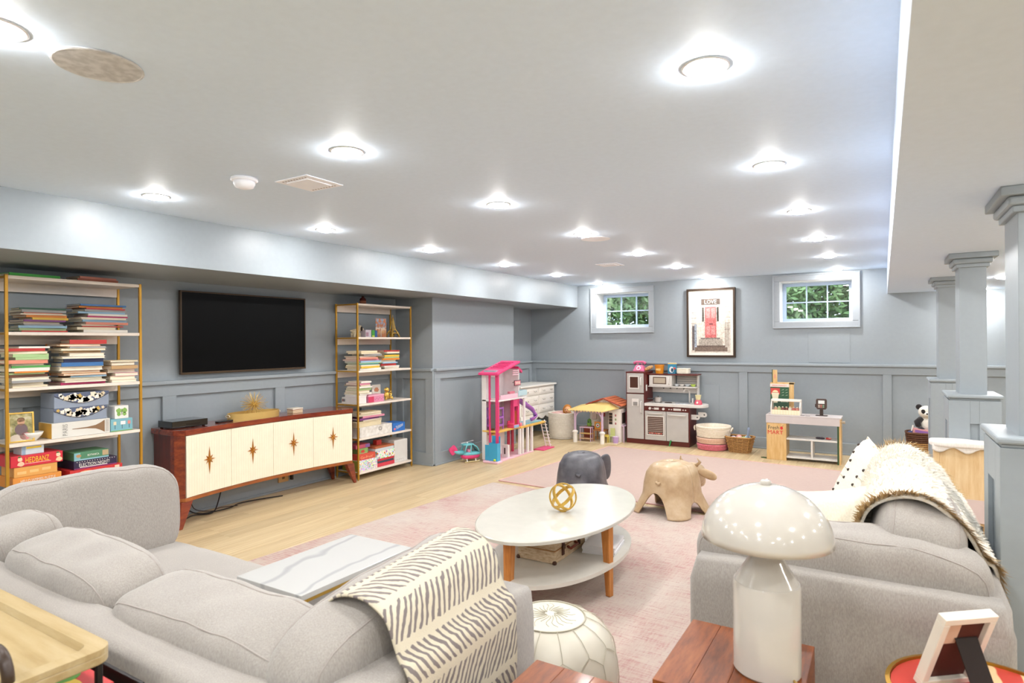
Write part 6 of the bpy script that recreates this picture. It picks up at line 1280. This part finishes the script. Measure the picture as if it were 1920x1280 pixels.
for k, (x, y) in enumerate(((-3.49, 8.38), (-3.42, 8.44))):
    c_ = thing('doll_chair', ('yellow doll stool right of the front post', 'green doll chair by the cottage wall')[k], 'doll furniture', (x, y, 0)); m_ = M(('#d9c25a', '#c9cf8a')[k], .5); box('seat', m_, (x-.035, x+.035, y-.03, y+.03, .10, .11), c_)
    for a in (-.03, .03):
        for b_ in (-.025, .025): MB().cyl((x+a, y+b_, .0005), (x+a, y+b_, .1), .006, n=6).build('leg', m_, c_)
    box('backrest', m_, (x-.035, x+.035, y+.024, y+.03, .11, .11+.09*k+.02), c_)
bn = thing('doll_bin', 'lilac doll laundry bin by the cottage side', 'doll furniture', (-3.36, 8.42, 0)); MB().lathe([(0, .0005), (.035, .0005), (.045, .1), (.04, .1), (.03, .008), (0, .008)], (-3.355, 8.42, 0), 12).build('bin_wall', M('#b99ac8', .5), bn, auto=.5); MB().lathe([(.046, .1), (.046, .108), (0, .112)], (-3.355, 8.42, 0), 12).build('lid', M('#d9c4e0', .5), bn, auto=.5)
gp = thing('doll_pot', 'green doll planter in the back of the playhouse', 'doll furniture', (-3.84, 8.6, .012)); MB().lathe([(0, 0), (.03, 0), (.04, .05), (0, .05)], (-3.83, 8.55, .215), 12).build('pot', M('#7fae4a', .5), gp); box('plant_stand', M('#8a3f2c', .5), (-3.90, -3.77, 8.50, 8.60, .0125, .2145), gp)
for k in range(7): MB().ell((-3.83+.02*math.cos(k), 8.55+.02*math.sin(k), .285+.012*(k % 3)), (.014, .014, .02), 8, 6).build('leaf', M('#5f8f3a', .6), gp)

# ---------------------------------------------------------------- pink doll town house
HP = M('#e0447c', .35); LP = M('#f0c4d4', .4); DWH = M('#ece7e6', .35); BLU = M('#2f9ccc', .3); PUR = M('#b070c8', .35); YLW = M('#e0b45a', .45)
dh = thing('doll_house', 'tall pink three-storey doll house with purple slide and blue lift', 'doll house', (-4.2, 6.9, 0)); BX, FX_ = -4.335, -4.10
def db(n, m_, *q, par=None, bv=.002): return box(n, m_, q, par or dh, bevel=bv)
A0, A1, A2 = 6.40, 6.92, 7.62
db('ground_floor', LP, BX, FX_+.01, A0, 7.28, 0.001, .02); db('back_wall', DWH, BX-.012, BX, A0, A1, .02, 1.10); db('second_floor', YLW, BX, FX_+.012, A0-.008, A1, .37, .39); db('third_floor', DWH, BX, FX_+.012, A0-.004, A1+.19, .755, .775)
for x, w_ in ((BX+.0, .055),): db('end_wall', DWH, x, x+w_, A0-.004, A0+.012, .02, 1.10)
for x in (BX+.10, FX_-.035): db('pink_column', HP, x, x+(.022 if x < -4.2 else .045), A0-.01, A0+.014, .02, 1.10)
db('end_window', M('#aeb8bf', .2), BX+.125, FX_-.04, A0, A0+.006, .80, 1.06); db('end_window', M('#6a6468', .3), BX+.125, FX_-.04, A0, A0+.006, .42, .72)
db('inner_wall', DWH, BX, FX_, A1-.012, A1, .775, 1.16); db('inner_wall', LP, BX, FX_-.04, A1-.012, A1, .39, .755); db('door_frame', HP, FX_-.05, FX_, A1-.15, A1-.02, .66, .75); db('door_frame', HP, FX_-.05, FX_, A1-.035, A1, .39, .755); db('door_frame', HP, FX_-.05, FX_, A1-.15, A1-.125, .39, .66)
db('door_panel', M('#a8502a', .4), FX_-.03, FX_-.02, A1-.125, A1-.035, .42, .60); db('bunk_wall', M('#d9c4d0', .5), BX, BX+.004, A0+.05, A1-.05, .40, .74)
# roof: slanted pink slab with ribs and a skylight
RV = [(BX-.03, A0-.05, 1.085), (FX_+.03, A0-.05, 1.085), (FX_+.03, A1-.02, 1.225), (BX-.03, A1-.02, 1.225)]
rf = MB().add(RV+[(x, y, z+.03) for x, y, z in RV], [(3, 2, 1, 0), (4, 5, 6, 7), (0, 1, 5, 4), (1, 2, 6, 5), (2, 3, 7, 6), (3, 0, 4, 7)]).build('roof', HP, dh, bevel=.006)
def onr(y): return 1.085+.03+(y-(A0-.05))*.14/(A1+.03-A0)
for k in range(5): y = A0+.16+.06*k; MB().box(BX+.02, FX_-.02, y, y+.03, onr(y)-.002, onr(y)+.009).build('roof_rib', M('#d03a70', .4), rf)
MB().box(BX+.03, FX_-.03, A0-.01, A0+.09, onr(A0)-.004, onr(A0)+.018).build('skylight', M('#9fb0b8', .2), rf)
MB().add([(BX, A1-.02, 1.18), (FX_, A1-.02, 1.18), (FX_, A1+.08, 1.12), (BX, A1+.08, 1.12), (BX, A1-.02, 1.15), (FX_, A1-.02, 1.15), (FX_, A1+.08, 1.09), (BX, A1+.08, 1.09)], [(0, 1, 2, 3), (7, 6, 5, 4), (0, 4, 5, 1), (1, 5, 6, 2), (2, 6, 7, 3), (3, 7, 4, 0)]).build('rear_roof', HP, dh)
sgn = db('sign_board', M('#5a2a30', .4), FX_-.005, FX_+.005, A1-.13, A1+.03, .93, 1.0); MB().box(FX_+.005, FX_+.0065, A1-.122, A1+.022, .938, .992).build('sign_field', M('#d98a94', .4), sgn); MB().box(FX_-.003, FX_+.003, A1-.17, A1-.13, .972, .98).build('sign_arm', DKW, sgn)
for k in range(3): MB().ell((FX_+.0075, A1-.09+.04*k, .965), (.002, .014, .018), 8, 6).build('sign_print', M('#f0d6c8', .5), sgn)
for k in range(3): db('lattice_bar', LP, FX_-.01, FX_, A1-.16, A1-.02, 1.07+.025*k, 1.08+.025*k)
db('parapet', LP, FX_-.005, FX_+.01, A0+.06, A1-.06, .775, .83); db('terrace_rail', M('#b9d4dc', .15), FX_-.0, FX_+.008, A1-.03, A1+.19, .79, .86); db('terrace_rail', M('#b9d4dc', .15), BX, FX_, A1+.183, A1+.19, .79, .86)
db('flower_box', M('#d9808f', .5), FX_-.06, FX_-.02, A1-.2, A1-.08, .83, .86); MB().ell((FX_-.03, A0+.015, .79), (.012, .015, .014), 8, 6).build('green_plant', M('#3fae5a', .5), dh)
# bunk bed, sofa, kitchen
bk = MB(); 
for x in (-4.30, -4.17):
    for y in (6.45, 6.62): bk.box(x-.008, x+.008, y-.008, y+.008, .39, .66)
bk.box(-4.31, -4.16, 6.44, 6.63, .43, .455).box(-4.31, -4.16, 6.44, 6.63, .53, .555).box(-4.31, -4.16, 6.44, 6.63, .65, .668).build('bunk_bed', PUR, dh)
sf = MB(); sf.box(-4.17, -4.07, 6.72, 6.86, .39, .425).box(-4.17, -4.15, 6.72, 6.86, .425, .48).box(-4.17, -4.07, 6.715, 6.735, .425, .455); sf.build('doll_couch', M('#d9486c', .5), dh, bevel=.006); db('couch_throw', M('#9ab8d9', .5), -4.075, -4.065, 6.73, 6.85, .39, .425)
db('kitchen_unit', M('#d98aa6', .5), BX+.0, BX+.06, A0+.1, A0+.22, .02, .15); db('oven_unit', DWH, BX+.12, FX_-.02, A0+.26, A0+.30, .02, .18); db('oven_slot', DKW, FX_-.08, FX_-.06, A0+.258, A0+.26, .06, .14); db('wall_shelf', YLW, BX, BX+.06, A0+.12, A0+.26, .31, .325); db('wall_print', M('#c0304a', .5), BX, BX+.004, A0+.14, A0+.19, .18, .27); db('wall_print', M('#5a3a44', .5), BX, BX+.004, A0+.04, A0+.09, .17, .28); db('pink_partition', HP, BX+.02, BX+.04, A0+.3, A0+.33, .02, .37)
# deck with posts, pool, ladder, slide
db('deck', YLW, BX, FX_+.02, A1, A2, .36, .385); db('pool', M('#6fb4cc', .2), BX+.03, FX_-.02, A1+.1, A2-.05, .385, .40); db('deck_lounge', M('#d9808f', .5), FX_-.06, FX_, A1+.02, A1+.07, .385, .43)
for k, y in enumerate((A1-.01, A1+.06, A1+.2, A1+.31)): db('deck_post', DWH, FX_-.02, FX_+.012, y, y+.032, .02, .36)
for y in (A1+.03, A1+.13): db('garage_panel', M('#c83a58', .45), BX+.02, BX+.04, y, y+.05, .02, .36)
db('terrace_post', DWH, FX_-.02, FX_+.005, A1+.12, A1+.15, .385, .755)
sl = MB(); path = [(-4.2, A1+.02, .735), (-4.19, A1+.14, .70), (-4.17, A1+.27, .63), (-4.13, A1+.38, .56), (-4.10, A1+.42, .49), (-4.11, A1+.41, .44), (-4.15, A1+.40, .425)]
def slide(u, v):
    p = lerp_path(path, u); q = lerp_path(path, min(u+.02, 1))-lerp_path(path, max(u-.02, 0)); sd = Vector((q.y, -q.x, 0)); sd = sd.normalized() if sd.length > 1e-6 else Vector((1, 0, 0)); a = PI*v
    return p+sd*.055*math.cos(a)+Vector((0, 0, .035-.055*math.sin(a)*.8))
sl.sheet(slide, 30, 12, .005); sl.build('slide', PUR, dh, smooth=True)
for s2 in (0, 1): MB().cyl((FX_+.01-.07*s2, A2-.03, .40), (FX_+.05-.07*s2, A2+.07, .015), .008, n=8).build('ladder_rail', DWH, dh)
for k in range(8): u = k/8+.05; p = Vector((FX_+.01, A2-.03, .40)).lerp(Vector((FX_+.05, A2+.07, .015)), u); MB().cyl((p.x-.075, p.y, p.z), (p.x+.025, p.y, p.z), .005, n=6).build('ladder_rung', DWH, dh)
db('ladder_mat', HP, FX_-.06, FX_+.1, A2-.22, A2+.1, .001, .014)
# lift
lf = db('lift_cab', BLU, FX_-.09, FX_+.03, A0-.005, A0-.0, .03, .33)
for q in ((FX_-.09, FX_-.086, A0-.075, A0-.005, .03, .25), (FX_+.026, FX_+.03, A0-.075, A0-.005, .03, .25), (FX_-.086, FX_+.026, A0-.075, A0-.071, .03, .25), (FX_-.16, FX_-.095, A0-.06, A0-.055, .03, .22)): box('lift_panel', M('#3fa6d0', .2), q, lf)
db('lift_base', LP, FX_-.17, FX_+.055, A0-.10, A0+.01, .001, .028, bv=.008); MB().ell((FX_-.0, A0-.09, .045), (.018, .014, .016), 10, 6).build('lift_toy', M('#b8d03a', .5), lf)

# ---------------------------------------------------------------- toy helicopter
hc = thing('toy_helicopter', 'turquoise and pink toy helicopter on the floor by the doll house', 'toy helicopter', (-4.47, 6.27, 0)); Mx = Matrix.Translation((-4.46, 6.27, 0)) @ Matrix.Rotation(math.radians(62), 4, 'Z'); TQ = M('#6fc0c8', .35)
def hm(): return MB(Mx)     # +x nose
b = hm(); b.cushion((0.02, 0, .075), (.25, .14, .075), 2.8, 10).build('belly', HP, hc, smooth=True)
hm().cushion((.03, 0, .105), (.25, .145, .05), 3, 10).build('hull_band', TQ, hc, smooth=True)
for s2 in (-1, 1):
    hm().tube([(.13, s2*.055, .115), (.085, s2*.06, .19), (.03, s2*.05, .225), (-.05, s2*.05, .215), (-.085, s2*.055, .12)], .009, 8).build('canopy_frame', TQ, hc, smooth=True); hm().tube([(.0, s2*.06, .12), (.01, s2*.055, .22)], .008, 6).build('door_post', TQ, hc)
    hm().tube([(-.08, s2*.06, .012), (.1, s2*.06, .012), (.125, s2*.06, .022)], .007, 6).build('skid', M('#e6d9a0', .5), hc, smooth=True)
    for x in (-.05, .07): hm().cyl((x, s2*.06, .015), (x, s2*.045, .055), .007, n=6).build('skid_leg', M('#ece7e6', .4), hc)
hm().cushion((-.02, 0, .222), (.16, .11, .025), 3, 8).build('roof', TQ, hc, smooth=True)
hm().sheet(lambda u, v: (.135-.1*u-.02*u*u, (v-.5)*.11*(1-.1*u), .115+.105*math.sin(u*PI/2)), 8, 6, .002).build('windscreen', M('#b9c9c4', .1), hc, smooth=True)
hm().cushion((-.005, 0, .135), (.05, .09, .06), 3, 6).build('seat', M('#e88aa6', .5), hc, smooth=True)
hm().tube([(-.08, 0, .12), (-.15, 0, .13), (-.21, 0, .15)], [.035, .022, .016], 10).build('tail_boom', TQ, hc, smooth=True)
hm().prism([(-.215+.045*math.cos(a*PI/8)*(1+.35*math.cos(a*PI/8*2+.6)), .165+.06*math.sin(a*PI/8)*(1+.2*math.sin(a*PI/4))) for a in range(16)], -.012, .012, 'y').build('tail_fin', HP, hc, bevel=.003); hm().cyl((-.215, -.018, .165), (-.215, .018, .165), .018, n=12).build('tail_hub', M('#d0386c', .4), hc)
hm().cyl((-.02, 0, .23), (-.02, 0, .25), .01, n=8).build('mast', DWH, hc)
for a in (.5, .5+PI): hm().add([(-.02, 0, .25), (-.02+.13*math.cos(a-.07), .13*math.sin(a-.07), .25), (-.02+.13*math.cos(a+.07), .13*math.sin(a+.07), .25), (-.02, 0, .254), (-.02+.13*math.cos(a-.07), .13*math.sin(a-.07), .254), (-.02+.13*math.cos(a+.07), .13*math.sin(a+.07), .254)], [(0, 2, 1), (3, 4, 5), (1, 2, 5, 4), (0, 1, 4, 3), (2, 0, 3, 5)]).build('rotor_blade', DWH, hc)
